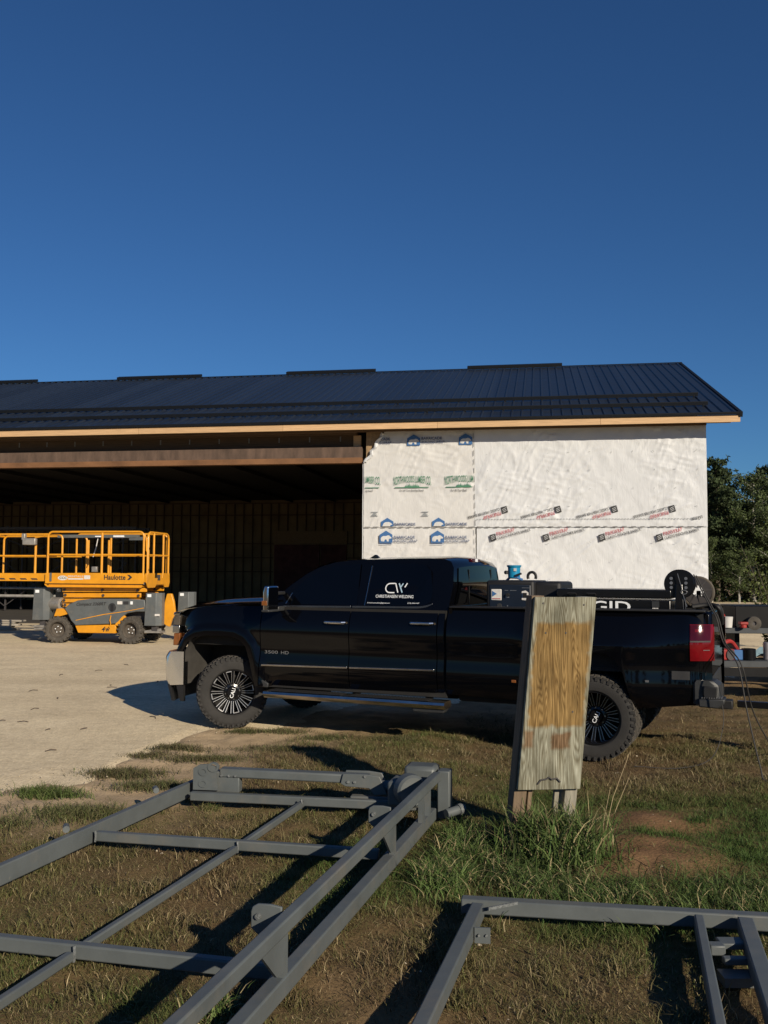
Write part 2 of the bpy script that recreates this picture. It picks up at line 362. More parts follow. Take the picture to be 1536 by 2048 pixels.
def wrap_material(name, col):
    m = pm(name, col, .5, var=.05, scale=1.3, spec=.35, detail=8); N, L = m.node_tree.nodes, m.node_tree.links; b = N['Principled BSDF']
    tc = N.new('ShaderNodeTexCoord'); h = None
    for rot, sc, amt in ((.55, (5, 5, 1.1), 1.0), (-.35, (7, 5, 1.3), .6), (.9, (9, 5, 1.6), .5)):
        mp = N.new('ShaderNodeMapping'); mp.inputs['Rotation'].default_value = (0, rot, 0); mp.inputs['Scale'].default_value = sc; L.new(tc.outputs['Object'], mp.inputs[0])
        nz = N.new('ShaderNodeTexNoise'); nz.inputs['Scale'].default_value = 1.0; nz.inputs['Detail'].default_value = 3; nz.inputs['Distortion'].default_value = .6; L.new(mp.outputs[0], nz.inputs['Vector'])
        rp = N.new('ShaderNodeValToRGB'); rp.color_ramp.elements[0].position = .46; rp.color_ramp.elements[1].position = .54; rp.color_ramp.interpolation = 'B_SPLINE'
        e = rp.color_ramp.elements.new(.5); rp.color_ramp.elements[0].color = (0, 0, 0, 1); e.color = (1, 1, 1, 1); rp.color_ramp.elements[2].color = (0, 0, 0, 1); L.new(nz.outputs[0], rp.inputs[0])
        mm = N.new('ShaderNodeMath'); mm.operation = 'MULTIPLY_ADD'; mm.inputs[1].default_value = amt; L.new(rp.outputs[0], mm.inputs[0])
        if h is not None: L.new(h, mm.inputs[2])
        else: mm.inputs[2].default_value = 0
        h = mm.outputs[0]
    bp = N.new('ShaderNodeBump'); bp.inputs['Strength'].default_value = .40; bp.inputs['Distance'].default_value = .007; L.new(h, bp.inputs['Height']); L.new(bp.outputs[0], b.inputs['Normal'])
wrap_material('wrap_cream', (.56, .56, .555)); wrap_material('wrap_white', (.57, .585, .605))

BL = thing('pole_building', 'long unfinished pole building with dark metal roof, printed house wrap and wide open bay', 'building', (9.40, 26.85, 0), -math.atan(.1676))
BL.scale = (.983, 1, .98)
LEN = 40.0; DEP = 20.6; SL = .359; EZ = 6.45
# front wall sheathing, right and left gable walls, back wall
MB().box(-10.28, -.02, .03, .20, .02, 6.28).build('wall_front', 'osb', BL)
gab = [(.03, .0), (DEP, .0), (DEP, 6.25), (DEP/2, 9.95), (.03, 6.28)]
MB().prism(gab, -.2, -.02, 'x').build('wall_right', 'wrap_white', BL)
MB().prism(gab, -LEN, -LEN+.2, 'x').build('wall_left', 'osb', BL)
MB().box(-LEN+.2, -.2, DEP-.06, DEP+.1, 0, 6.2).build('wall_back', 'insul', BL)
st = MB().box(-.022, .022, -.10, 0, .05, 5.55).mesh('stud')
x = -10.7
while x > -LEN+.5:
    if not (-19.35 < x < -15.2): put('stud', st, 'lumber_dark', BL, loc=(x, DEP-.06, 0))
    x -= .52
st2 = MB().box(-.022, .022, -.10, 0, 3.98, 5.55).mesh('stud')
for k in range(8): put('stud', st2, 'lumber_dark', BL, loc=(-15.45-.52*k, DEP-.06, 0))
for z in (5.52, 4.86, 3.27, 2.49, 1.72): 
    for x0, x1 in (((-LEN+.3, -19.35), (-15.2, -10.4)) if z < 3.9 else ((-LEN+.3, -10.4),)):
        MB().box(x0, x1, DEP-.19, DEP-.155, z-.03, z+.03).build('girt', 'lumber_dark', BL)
MB().box(-19.35, -15.2, DEP-.2, DEP-.07, 3.30, 3.95).build('door_header', 'osb', BL)
MB().box(-19.30, -16.75, DEP-.16, DEP-.08, .1, 3.22).build('back_door', 'redboard', BL)
MB().box(-16.68, -15.25, DEP-.16, DEP-.08, .1, 3.22).build('back_door', 'redboard', BL)
# interior side of the front wall, floor, ceiling and trusses
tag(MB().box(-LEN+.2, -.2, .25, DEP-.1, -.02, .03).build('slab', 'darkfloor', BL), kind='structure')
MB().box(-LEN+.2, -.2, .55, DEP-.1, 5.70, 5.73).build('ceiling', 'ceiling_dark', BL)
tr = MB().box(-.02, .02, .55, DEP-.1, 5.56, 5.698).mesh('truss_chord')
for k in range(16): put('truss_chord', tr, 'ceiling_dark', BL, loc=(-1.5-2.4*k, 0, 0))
# header over the open bay
MB().box(-LEN+.1, -10.42, .06, .24, 5.41, 5.75).build('steel_beam', 'rust_web', BL)
MB().box(-LEN+.1, -10.42, .0, .30, 5.23, 5.405).build('beam_flange', 'rust_flange', BL, bevel=.006)
MB().box(-LEN+.1, -10.62, .42, .50, 5.60, 6.35).build('header_board', 'lumber_dark', BL)
MB().box(-LEN+.1, -10.62, .16, .26, 6.16, 6.34).build('header_plate', 'lumber_dark', BL)
hk = MB().box(-.02, .02, .405, .417, 5.98, 6.14).mesh('hanger')
for k in range(27): put('hanger', hk, 'steel_pale', BL, loc=(-11.2-1.02*k, 0, 0))
MB().box(-10.30, -9.95, .205, .40, .02, 6.25).build('jamb_post', 'lumber_dark', BL)
MB().box(-10.75, -10.50, .30, .40, 5.76, 6.15).build('jamb_block', 'lumber', BL)
# eave: fascia boards, soffit, rafter tails
edges = [.84, -3.1, -7.95, -12.8, -17.6, -22.5, -27.3, -32.2, -LEN-.8]
for x1, x0 in zip(edges[:-1], edges[1:]):
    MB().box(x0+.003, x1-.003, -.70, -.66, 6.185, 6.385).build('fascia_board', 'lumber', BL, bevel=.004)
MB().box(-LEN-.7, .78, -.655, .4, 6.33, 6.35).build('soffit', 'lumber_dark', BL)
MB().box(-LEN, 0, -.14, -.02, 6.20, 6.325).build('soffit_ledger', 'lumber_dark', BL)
# roof: one ribbed sheet per panel
def slope_pt(x, b, lift): 
    nx = Vector((0, -SL, 1)).normalized(); return (x, b+nx.y*lift, EZ+SL*(b+.72)+nx.z*lift)
PW = .9144
def sheet(w, b0, b1, nseg=1):
    prof = []
    k = int(round(w/.3048))
    for i in range(k):
        c = i*.3048+.152
        prof += [(i*.3048, 0), (c-.036, 0), (c-.016, .036), (c+.016, .036), (c+.036, 0)]
    prof.append((w, 0))
    P = np.array([[slope_pt(px, b, pz) for b in np.linspace(b0, b1, 2)] for px, pz in prof]); return P
me = MB().grid(sheet(PW, -.74, DEP/2)).mesh('roof_sheet', smooth=False)
x = .84-PW
while x > -LEN-1: put('roof_sheet', me, 'roofmetal', BL, loc=(x, 0, 0)); x -= PW
yr = DEP/2; zr = EZ+SL*(yr+.72)
MB().grid(np.array([[(x, yr, zr), (x, DEP+.7, EZ)] for x in (-LEN-1, .84)])).build('roof_back', 'roofmetal', BL)
MB().box(-LEN-1, .84, -.66, -.62, 6.36, 6.40).build('roof_nailer', 'lumber_dark', BL)
def strip(name, x0, x1, b0, b1, lift0, lift1, mat='trimmetal'):
    P = [slope_pt(x, b, l) for x in (x0, x1) for b in (b0, b1) for l in (lift0, lift1)]
    return MB().add(P, [(0, 1, 3, 2), (4, 6, 7, 5), (0, 4, 5, 1), (2, 3, 7, 6), (0, 2, 6, 4), (1, 5, 7, 3)]).build(name, mat, BL, bevel=.004)
strip('rake_trim', .80, .90, -.76, yr, -.12, .035)
strip('drip_edge', -LEN-1, .795, -.765, -.70, -.05, .03)
strip('ridge_cap', -LEN-1, .9, yr-.16, yr+.02, .024, .05)
for x1 in (-3.92, -11.85, -19.75, -27.7): 
    v = strip('ridge_vent', x1-3.95, x1, yr-.16, yr+.10, .055, .16)
for b, x1 in ((2.1, .14), (.42, .14)):                      # snow guard rails
    g = strip('snow_guard', -LEN-1, x1, b-.03, b+.03, .04, .15)
    for k in range(34):
        if x1-.1-k*1.2 > -LEN: 
            s_ = strip('guard_clamp', x1-.16-k*1.2, x1-.10-k*1.2, b-.045, b-.031, .0, .06); s_.parent = g
# house wrap sheets, wrinkled, each its own layer
def wrap_sheet(name, x0, x1, z0, z1, y, mat, seed, cut=None, label=None):
    nx, nz = int((x1-x0)/.04), int((z1-z0)/.04)
    S, Z = np.meshgrid(np.linspace(0, 1, nx), np.linspace(z0, z1, nz), indexing='ij')
    lo = cut(Z) if cut is not None else x0
    X = lo+S*(x1-lo)
    w = (fbm(X*3+Z*2.2, Z*1.1-X*.6, seed, 3)-.5)*.035+(fbm(X*6-Z*3, Z*2+X, seed+7, 3)-.5)*.014
    for ca, sa, fl, fw, k_, mk in ((.80, .60, .9, 5.0, .030, 1.1), (.45, .89, .8, 5.5, .024, .8), (.97, -.25, 1.0, 6.0, .022, .9)):
        U, V_ = X*ca+Z*sa, -X*sa+Z*ca; rg = 1-np.abs(2*fbm(U*fl+seed*3.7, V_*fw+seed, seed+20, 2)-1); msk = np.clip((fbm(X*mk+7, Z*mk+seed, seed+33, 3)-.42)*4, 0, 1); w = w-k_*np.clip((rg-.72)/.28, 0, 1)**1.5*msk
    edge = np.minimum.reduce([X-X.min(), X.max()-X, Z-z0, z1-Z]); w = w*np.clip(edge/.1, .3, 1)
    Y = y-.012+w*.8
    o = MB().grid(np.stack([X, Y, Z], -1)).build(name, mat, BL, angle=80)
    if label: o['label'] = label
    return o
def torn(Z):
    return np.interp(Z, [0, 5.2, 5.28, 5.45, 5.6, 5.7, 5.85, 6.0, 6.12, 6.3], [-10.34, -10.34, -10.30, -10.12, -10.10, -9.98, -9.97, -9.84, -9.74, -9.60])+(fbm(Z*9, Z*0, 3, 3)-.5)*np.where(Z > 5.25, .10, .015)
wrap_sheet('house_wrap', -10.34, -6.83, .10, 3.21, .0, 'wrap_cream', 1, lambda Z: -10.34+(fbm(Z*5, Z*0+2, 3, 3)-.5)*.03, 'lower cream house wrap sheet with blue bear logos')
wrap_sheet('house_wrap', -6.80, 0, .10, 3.21, .0, 'wrap_white', 2, None, 'lower white house wrap sheet with slanted red lettering')
wrap_sheet('house_wrap', -10.34, -6.83, 3.18, 6.26, -.03, 'wrap_cream', 3, torn, 'upper cream house wrap sheet torn at its corner')
wrap_sheet('house_wrap', -6.86, 0, 3.18, 6.26, -.035, 'wrap_white', 4, None, 'upper white house wrap sheet with upside-down lettering')
# torn flap curling away at the corner of the bay
fl = MB()
zz = np.linspace(5.22, 6.15, 16); A = []
for i, z in enumerate(zz):
    xe = float(torn(np.array([z]))[0]); r = .05+.035*math.sin(i*1.7)
    A.append([(xe+.02+.06*math.cos(t)*1.0, -.05-r*math.sin(t)*.9-.02, z+.03*math.sin(t*2+i)) for t in np.linspace(0, 3.6, 7)])
fl.grid(np.array(A)).build('torn_flap', 'wrap_white', BL)
for z0, z1 in ((.3, 5.2),): MB().tube([(-10.37, -.0+.012*math.sin(z*3), z) for z in np.linspace(z0, z1, 20)], .02, 6).build('wrap_edge_fold', 'wrap_white', BL)
# printing
YP = -.085
def dashes(name, pts, mat='print_grey', th=.011):
    mb = MB()
    for (xa, za, xb, zb) in pts:
        dx, dz = xb-xa, zb-za; l = math.hypot(dx, dz); px, pz = -dz/l*th, dx/l*th
        mb.add([(xa-px, YP, za-pz), (xb-px, YP, zb-pz), (xb+px, YP, zb+pz), (xa+px, YP, za+pz)], [(0, 1, 2, 3)])
    return tag(mb.build(name, mat, BL, smooth=False, recalc=False), kind='stuff')
rr = random.Random(5)
dashes('seam_tape_marks', [(-10.3+.27*k, 3.19+rr.uniform(-.008, .008), -10.3+.27*k+rr.uniform(.12, .2), 3.19+rr.uniform(-.008, .008)) for k in range(38)], 'seam_grey', .009)
dashes('seam_tape_marks', [(-6.9+.006*k, 6.1-.27*k, -6.9+.006*k, 5.93-.27*k) for k in range(22)], 'seam_grey', .009)
dashes('overlap_line', [(-6.8+.09*k, 3.42, -6.8+.09*k+.05, 3.42) for k in range(74)], 'print_grey')
def house_logo(x, z, w, h, cutz=None):
    lg = decal([(x, z), (x+w, z), (x+w, z+h*.66), (x+w*.5, z+h), (x, z+h*.66)], YP, 'print_blue', BL, 'bear_logo')
    bear = [(.12, .10), (.10, .34), (.15, .50), (.30, .60), (.52, .60), (.66, .67), (.78, .62), (.88, .50), (.95, .42), (.90, .36), (.74, .34), (.68, .24), (.72, .08), (.58, .08), (.54, .27), (.42, .27), (.36, .08), (.22, .08), (.24, .24), (.20, .26), (.20, .10)]
    b = decal([(x+w*p, z+h*(.04+q*.86)) for p, q in bear], YP-.006, 'wrap_cream', BL, 'bear_silhouette'); b.parent = lg
    return lg
for x in (-9.82, -8.21):
    house_logo(x, 2.70, .41, .38); decal([(x, 2.655), (x+.40, 2.655), (x+.40, 2.672), (x, 2.672)], YP, 'print_blue', BL)
    lettering('BARRICADE', x+.45, YP, 2.83, .085, .66, 'print_navy', BL, bold=.022); lettering('BUILDING WRAP', x+.45, YP, 2.71, .085, .74, 'print_navy', BL, shear=.25, bold=.008)
for x in (-9.77, -8.17):
    decal([(x, 3.215), (x+.39, 3.215), (x+.39, 3.36), (x+.195, 3.48), (x, 3.36)], YP, 'print_blue', BL, 'bear_logo')
    decal([(x+.04, 3.216), (x+.08, 3.31), (x+.14, 3.345), (x+.25, 3.35), (x+.31, 3.32), (x+.36, 3.27), (x+.30, 3.25), (x+.28, 3.216)], YP-.006, 'wrap_cream', BL, 'bear_silhouette')
    lettering('BARRICADE', x+.42, YP, 3.235, .085, .66, 'print_navy', BL, bold=.022)
for x in (-8.96, -7.34):
    house_logo(x, 5.74, .41, .35)
    if x < -8: lettering('BARRICADE', x+.45, YP, 5.92, .085, .64, 'print_navy', BL, bold=.022); lettering('BUILDING WRAP', x+.45, YP, 5.80, .085, .72, 'print_navy', BL, shear=.25, bold=.008)
lettering('CADE', -9.80, YP, 5.92, .085, .30, 'print_navy', BL, bold=.022); lettering('G WRAP', -9.84, YP, 5.80, .085, .38, 'print_navy', BL, shear=.25, bold=.008)
def lumberco(x, full='NORTHWOODS LUMBER CO.', w=1.18, tail='For All Your Building Needs', tx=.19, tw=.76, trees=True, lx=0., lw=1.10):
    n = len(full)
    me = text_mesh(full, .20, w, 0, .006)
    co = np.empty(len(me.vertices)*3, np.float32); me.vertices.foreach_get('co', co); co = co.reshape(-1, 3)
    u = (co[:, 0]+lx*0)/1.18 if w > 1.1 else (co[:, 0]/1.18+(0 if trees else .52)); 
    arch = 1-(2*u-1)**2; yy = co[:, 1]; co[:, 1] = .01+yy*(1.45-.45*arch)+arch*(.11)*1.0-.06; me.vertices.foreach_set('co', co.ravel()); me.update()
    put('lettering', me, 'print_green', BL, M=Matrix.Translation((x, YP, 4.53)) @ FRONT)
    decal([(x+lx+.03, 4.415), (x+lx+lw, 4.415), (x+lx+lw, 4.44), (x+lx+.03, 4.44)], YP, 'print_green', BL)
    if trees:
        t = []
        for k in range(11): xx = x+.36+k*.04; hh = (.05, .09, .07, .12, .08)[k % 5]; t += [(xx, 4.45), (xx+.02, 4.45+hh)]
        decal([(x+.34, 4.43)]+t+[(x+.82, 4.43)], YP-.002, 'print_green', BL, 'tree_mark')
    lettering(tail, x+tx, YP, 4.285, .08, tw, 'print_black', BL, shear=.3)
lumberco(-9.38)
lumberco(-7.78, 'NORTHWOODS LUM', .88, 'For All Your Build', .19, .50, True, 0, .86)
lumberco(-10.30, 'UMBER CO.', .50, 'ing Needs', .02, .24, False, -.02, .48)
for x in (-10.09, -8.50):
    dashes('small_label', [(x, 3.66, x+.22, 3.66), (x+.06, 3.615, x+.16, 3.615), (x+.03, 3.58, x+.19, 3.58), (x, 3.54, x+.22, 3.54)], 'print_grey')
def pink(x, z, flip):
    ang = R(15) if not flip else R(195)
    M0 = Matrix.Translation((x, YP, z)) @ FRONT @ Matrix.Rotation(ang, 4, 'Z')
    sq = bpy.data.meshes.new('square_logo'); bm = bmesh.new(); bm.faces.new([bm.verts.new(p) for p in ((0, 0, 0), (.18, 0, 0), (.18, .20, 0), (0, .20, 0))]); bm.to_mesh(sq); bm.free()
    lg = put('square_logo', sq, 'print_black', BL, M=M0)
    ln = MB(); 
    for k in range(3): ln.add([(.03, .04+.045*k, .004), (.15, .07+.045*k, .004), (.15, .082+.045*k, .004), (.03, .052+.045*k, .004)], [(0, 1, 2, 3)])
    ln.build('logo_lines', 'wrap_white', lg, smooth=False, recalc=False)
    put('lettering', text_mesh('PINKWRAP', .115, .56, 0, .004), 'print_red', BL, M=M0 @ Matrix.Translation((.22, .115, 0)))
    put('lettering', text_mesh('CLASSIC WEATHER BARRIER', .085, 1.02, 0, .004), 'print_black', BL, M=M0 @ Matrix.Translation((.22, .0, 0)))
for x in (-6.36, -4.76, -3.11, -1.44): pink(x, 2.74, False)
for x in (-5.89, -4.28, -2.62, -.95): pink(x, 3.83, True)
put('lettering', text_mesh('BARRIER', .085, .33, 0, .004), 'print_black', BL, M=Matrix.Translation((-.16, YP, 3.52)) @ FRONT @ Matrix.Rotation(R(193), 4, 'Z'))
# wall staples
dashes('staples', [(xx+rr.uniform(-.05, .05), zz+rr.uniform(-.04, .04), xx+.03, zz+rr.uniform(-.03, .03)) for xx in np.arange(-6.5, -.2, .62) for zz in np.arange(.5, 6, .55) if abs(zz-3.2) > .2], 'print_grey', .006)
# scaffold standing inside the bay
SC = thing('scaffold', 'dark cross-braced steel scaffold standing inside the open bay behind the yellow lift', 'scaffold', (-13.1, 38.5, .04), -math.atan(.1676))
for x in (-8, -5.4, -2.8, 0, 2.4):
    for y in (0, 1.2): MB().box(x-.03, x+.03, y-.03, y+.03, 0, 3.55).build('post', 'steel_dark', SC)
for z in (3.45, 3.1): 
    for y in (-.05, 1.25): MB().box(-8.2, 3.0, y-.03, y+.03, z-.05, z+.05).build('rail', 'steel_dark', SC)
for x in (-8, -5.4, -2.8, 0):
    for z0, z1 in ((.2, 2.0), (2.0, 3.0)):
        MB().bar((x, -.04, z0), (x+2.6, -.04, z1), .03, .03).build('brace', 'steel_dark', SC); MB().bar((x, -.07, z1), (x+2.6, -.07, z0), .03, .03).build('brace', 'steel_dark', SC)
for z, r in ((.62, .06), (.95, .05)): MB().tube([(-8.3, -.2, z), (3.2, -.2, z)], r, 10).build('tube_rail', 'steel_pale', SC)
# boards stacked on the ground at the edge of the bay
pm('board_grey', (.36, .32, .26), .8, var=.3, scale=3, stretch=(.3, 4, 5), obj_rand=.2)
for k in range(5):
    o = MB().box(-3.2, 2.2-.15*(k % 2), -.14, .14, 0, .045).build('stacked_board', 'board_grey', None, bevel=.004, loc=(-12.9+.06*k, 27.3+.02*(k % 3), .03+.058*k), rot=(0, 0, R(-6)))
    tag(o, ['bottom weathered board of the low stack at the open bay', 'second weathered board up in the low stack at the open bay', 'middle weathered board of the low stack at the open bay', 'fourth weathered board up in the low stack at the open bay', 'top weathered board of the low stack at the open bay'][k], 'board', 'boards stacked at the open bay')
# ------------------------------------------------------------------ pickup truck (local x runs rearward from the front axle, y away from the near side)
pm('paint', (.0018, .002, .003), .07, var=.1, scale=3, spec=.33)
pm('tinted_glass', (.0012, .0014, .002), .03, var=.05, scale=3, spec=.4)
pm('chrome', (.62, .63, .65), .10, metal=1., var=.08, scale=5, rvar=.04)
pm('chrome_dusty', (.58, .56, .53), .22, metal=1., var=.2, scale=6, rvar=.08)
pm('black_plastic', (.009, .009, .010), .6, var=.3, scale=14, bump=.1, bscale=200)
pm('grey_plastic', (.030, .031, .032), .5, var=.25, scale=10, bump=.15, bscale=220)
pm('rubber', (.026, .0245, .023), .85, var=.3, scale=10, bump=.25, bscale=90)
pm('rubber_dusty', (.075, .066, .055), .95, var=.45, scale=18, bump=.3, bscale=90)
pm('gloss_black', (.006, .006, .007), .2, var=.1, scale=8)
pm('liner', (.045, .041, .036), .9, var=.35, scale=6)
pm('under', (.012, .011, .010), .9, var=.3, scale=6)
pm('red_lens', (.14, .004, .007), .07, var=.3, scale=9, spec=.5)
pm('red_lens_dark', (.05, .003, .006), .07, var=.3, scale=9, spec=.4)
pm('bright_chrome', (.85, .86, .88), .22, metal=1., var=.05, scale=6)
pm('milled', (.66, .66, .67), .33, metal=1., var=.08, scale=9)
pm('trim_dark', (.16, .165, .18), .25, metal=.9, var=.15, scale=6)
pm('amber_lens', (.22, .075, .02), .15, var=.3, scale=12, coat=.4)
pm('clear_lens', (.10, .085, .07), .12, var=.4, scale=14, coat=.5)
pm('decal_white', (.78, .80, .82), .5, var=.06, scale=20)
pm('decal_blue', (.42, .58, .70), .5, var=.2, scale=20)
pm('badge', (.32, .32, .33), .3, metal=.7, var=.2, scale=20)
TK = thing('pickup_truck', 'black crew cab pickup truck with white welding decals and off-road tyres', 'truck', (-1.818, 10.683, 0), math.atan2(-.40089, .91613))
TK.scale = (1, 1, .98)
W = 2.06
PZ = [.40, .48, .55, .65, .75, .82, .92, 1.02, 1.13, 1.22, 1.32, 1.40, 1.50]
PI_ = [.15, .10, .062, .032, .020, .030, .044, .034, .016, .026, .052, .082, .13]
zz_ = np.linspace(.4, 1.5, 120); pp_ = np.interp(zz_, PZ, PI_)
for _ in range(60): pp_[1:-1] = (pp_[:-2]+2*pp_[1:-1]+pp_[2:])/4
def inset(z): return np.interp(z, zz_, pp_)
FA = [(-.60, .86), (-.575, .90), (-.52, .985), (-.42, 1.04), (-.28, 1.065), (-.07, 1.07), (.10, 1.06), (.20, 1.02), (.27, .95), (.325, .78), (.37, .60), (.40, .51)]
RA = [(3.74, .52), (3.80, .70), (3.88, .90), (3.97, 1.0), (4.08, 1.05), (4.2, 1.06), (4.32, 1.05), (4.42, .99), (4.49, .86), (4.54, .68), (4.58, .52)]
def poly_dist(x, z, poly):
    d = np.full(np.shape(x), 9.)
    for (ax, az), (bx, bz) in zip(poly[:-1], poly[1:]):
        vx, vz = bx-ax, bz-az; t = np.clip(((x-ax)*vx+(z-az)*vz)/(vx*vx+vz*vz), 0, 1); d = np.minimum(d, np.hypot(x-ax-t*vx, z-az-t*vz))
    return d
def side_y(x, z):
    x = np.asarray(x, float); z = np.asarray(z, float)
    y = inset(z)+.02
    y = y+np.where(x < -.35, .16*((-.35-x)/.42)**2, 0)+np.where(x > 5.02, .11*((x-5.02)/.25)**2, 0)
    y = y-.15*np.exp(-((x-4.2)/.60)**4)*np.clip((1.43-z)/.30, 0, 1)**.8*np.clip((z-.40)/.25, 0, 1)
    for poly in (FA,):
        d = poly_dist(x, z, poly); k = 1/(1+np.exp((d-.115)/.012)); y = y*(1-k)+np.minimum(y, .012+.10*np.maximum(0, d-.06))*k
    return y
def side_panel(xs, zb, zt, nz=46):
    xs = np.asarray(xs, float); A = np.zeros((len(xs), nz, 3))
    for i, x in enumerate(xs):
        z = np.linspace(zb(x), zt(x), nz); A[i, :, 0] = x; A[i, :, 1] = side_y(np.full(nz, x), z); A[i, :, 2] = z
    return A
def mirror_obj(o, parent):
    c = o.copy(); COL.objects.link(c); c.parent = parent; c.scale = (1, -1, 1); c.location = (o.location.x, W-o.location.y, o.location.z); return c
fa = lambda x: float(np.interp(x, [p[0] for p in FA], [p[1] for p in FA]))
ra = lambda x: float(np.interp(x, [p[0] for p in RA], [p[1] for p in RA]))
ftop = lambda x: float(np.interp(x, [-.78, -.72, -.62, -.3, 0, .5], [1.29, 1.335, 1.365, 1.405, 1.425, 1.445]))
fx = np.unique(np.r_[np.linspace(-.77, -.60, 8), [p[0] for p in FA], np.linspace(-.6, .40, 60), .435])
fb = lambda x: .875 if x < -.6 else (fa(x) if x <= .40 else .51)
fen = MB().grid(side_panel(fx, fb, ftop)).build('fender', 'paint', TK, rim=.03); mirror_obj(fen, TK)
belt = lambda x: 1.425+.012*(x-.45)
doors = []
for x0, x1 in ((.445, 1.548), (1.558, 2.565)):
    d = MB().grid(side_panel(np.linspace(x0, x1, 24), lambda x: .51+.02*(x-.4), belt)).build('door', 'paint', TK, rim=.03); doors.append(d); mirror_obj(d, TK)
cc = MB().grid(side_panel(np.linspace(2.575, 2.645, 4), lambda x: .56, belt)).build('cab_corner', 'paint', TK, rim=.03); mirror_obj(cc, TK)
bx_ = np.unique(np.r_[np.linspace(2.675, 3.74, 16), [p[0] for p in RA], np.linspace(3.74, 4.58, 60), np.linspace(4.58, 5.27, 24)])
bb = lambda x: ra(x) if 3.74 <= x <= 4.58 else float(np.interp(x, [2.67, 3.73, 4.59, 5.27], [.54, .52, .52, .60]))
bd = MB().grid(side_panel(bx_, bb, lambda x: 1.455+.004*(x-2.7))).build('bed_side', 'paint', TK, rim=.03); mirror_obj(bd, TK)
MB().box(.43, 2.66, .10, W-.10, .50, 1.42).build('cab_core', 'under', TK)
# hood
hx = np.r_[np.linspace(-.80, -.60, 8), np.linspace(-.55, .60, 14)]; hy = np.linspace(.095, W-.095, 33); A = np.zeros((len(hx), len(hy), 3))
for i, x in enumerate(hx):
    for j, y in enumerate(hy):
        u = (y-W/2)/(W/2-.095); z = ftop(max(x, -.72))+.005+.05*(1-u**2)+.035*(1/(1+math.exp((abs(u)-.62)/.035)))*min(1, max(0, (x+.7)/.35))
        xx = x-.17*(1-abs(u)**2.2)*min(1, max(0, (-.2-x)/.5)); drop = max(0, -.66-x); z -= drop*drop*2.2
        A[i, j] = (xx, y, z)
MB().grid(A).build('hood', 'paint', TK, angle=50)
MB().box(-.60, .50, .16, W-.16, .95, 1.36).build('engine_bay', 'under', TK)
MB().grid(np.array([[(.50, y, 1.46+.03*(1-((y-1.03)/.95)**2)), (.68, y, 1.50+.02*(1-((y-1.03)/.95)**2))] for y in np.linspace(.1, W-.1, 9)])).build('cowl', 'black_plastic', TK)
# nose: grille, lamps, bumper
def nose_x(y, base): u = (y-W/2)/(W/2); return base-.20*(1-abs(u)**2.4)
def band(y0, y1, z0, z1, base0, base1, th, n=17):
    ys_ = np.linspace(y0, y1, n); rings = []
    for y in ys_:
        a, b = nose_x(y, base0), nose_x(y, base1); rings.append([(a, y, z0), (b, y, z1), (b+th, y, z1), (a+th, y, z0)])
    return MB().loft(rings)
band(.36, W-.36, .90, 1.30, -.765, -.745, .05).build('grille', 'black_plastic', TK)
for z in (.95, 1.10, 1.27): band(.34, W-.34, z-.02, z+.02, -.79, -.79, .05).build('grille_bar', 'chrome', TK)
for nm, z0, z1, mt in (('headlight', 1.17, 1.285, 'clear_lens'), ('headlight', .925, 1.07, 'amber_lens')):
    o = band(.115, .36, z0, z1, -.755, -.745, .09, 6).build(nm, mt, TK, bevel=.008); mirror_obj(o, TK)
o = band(.105, .36, 1.075, 1.165, -.765, -.76, .10, 6).build('headlight_trim', 'chrome_dusty', TK, bevel=.006); mirror_obj(o, TK)
o = band(.11, .36, 1.29, 1.325, -.755, -.745, .09, 6).build('headlight_trim', 'chrome', TK, bevel=.006); mirror_obj(o, TK)
def bumper():
    rings = []
    for y in np.r_[np.linspace(.035, .12, 5), np.linspace(.2, W-.2, 15), np.linspace(W-.12, W-.035, 5)]:
        e = min(y, W-y); rnd = .10*max(0, 1-e/.14)**2; f = nose_x(y, -.86)+rnd; bk = -.59 if e < .15 else -.66
        if e > .15: bk = f+.10
        rings.append([(bk, y, .47), (f+.05, y, .455), (f+.012, y, .52), (f, y, .66), (f+.005, y, .79), (f+.05, y, .855), (bk, y, .862)])
    return MB().loft(rings)
bumper().build('front_bumper', 'bright_chrome', TK, angle=40)
band(.05, W-.05, .27, .46, -.74, -.80, .04).build('air_dam', 'black_plastic', TK)
MB().prism([(-.70, .46), (-.60, .46), (-.595, .27), (-.64, .27)], .05, .09).build('air_dam_end', 'black_plastic', TK)
# greenhouse
ring0 = [(.50, 1.42), (.62, 1.545), (.745, 1.66), (.94, 1.80), (1.10, 1.882), (1.27, 1.935), (1.45, 1.957), (1.70, 1.968), (2.05, 1.978), (2.38, 1.982), (2.56, 1.974), (2.645, 1.945), (2.69, 1.88), (2.705, 1.70), (2.67, 1.42)]
def gh_y(z): return .105+np.interp(z, [1.40, 1.60, 1.80, 1.90, 1.95, 2.0], [0, .055, .11, .145, .185, .25])
rings = []
for u in (-1, -.97, -.85, -.5, 0, .5, .85, .97, 1):
    r = []
    for k, (x, z) in enumerate(ring0):
        hw = W/2-gh_y(z); c = 1-u*u
        zz2 = z+(.035*c if z > 1.86 else 0); xx = x-(.16*c if k <= 3 else (.10*c if k <= 5 else 0))+(.03*c if k >= 12 else 0)
        r.append((xx, W/2+u*hw, zz2))
    rings.append(r)
MB().loft(rings).build('cab_roof', 'paint', TK, angle=50)
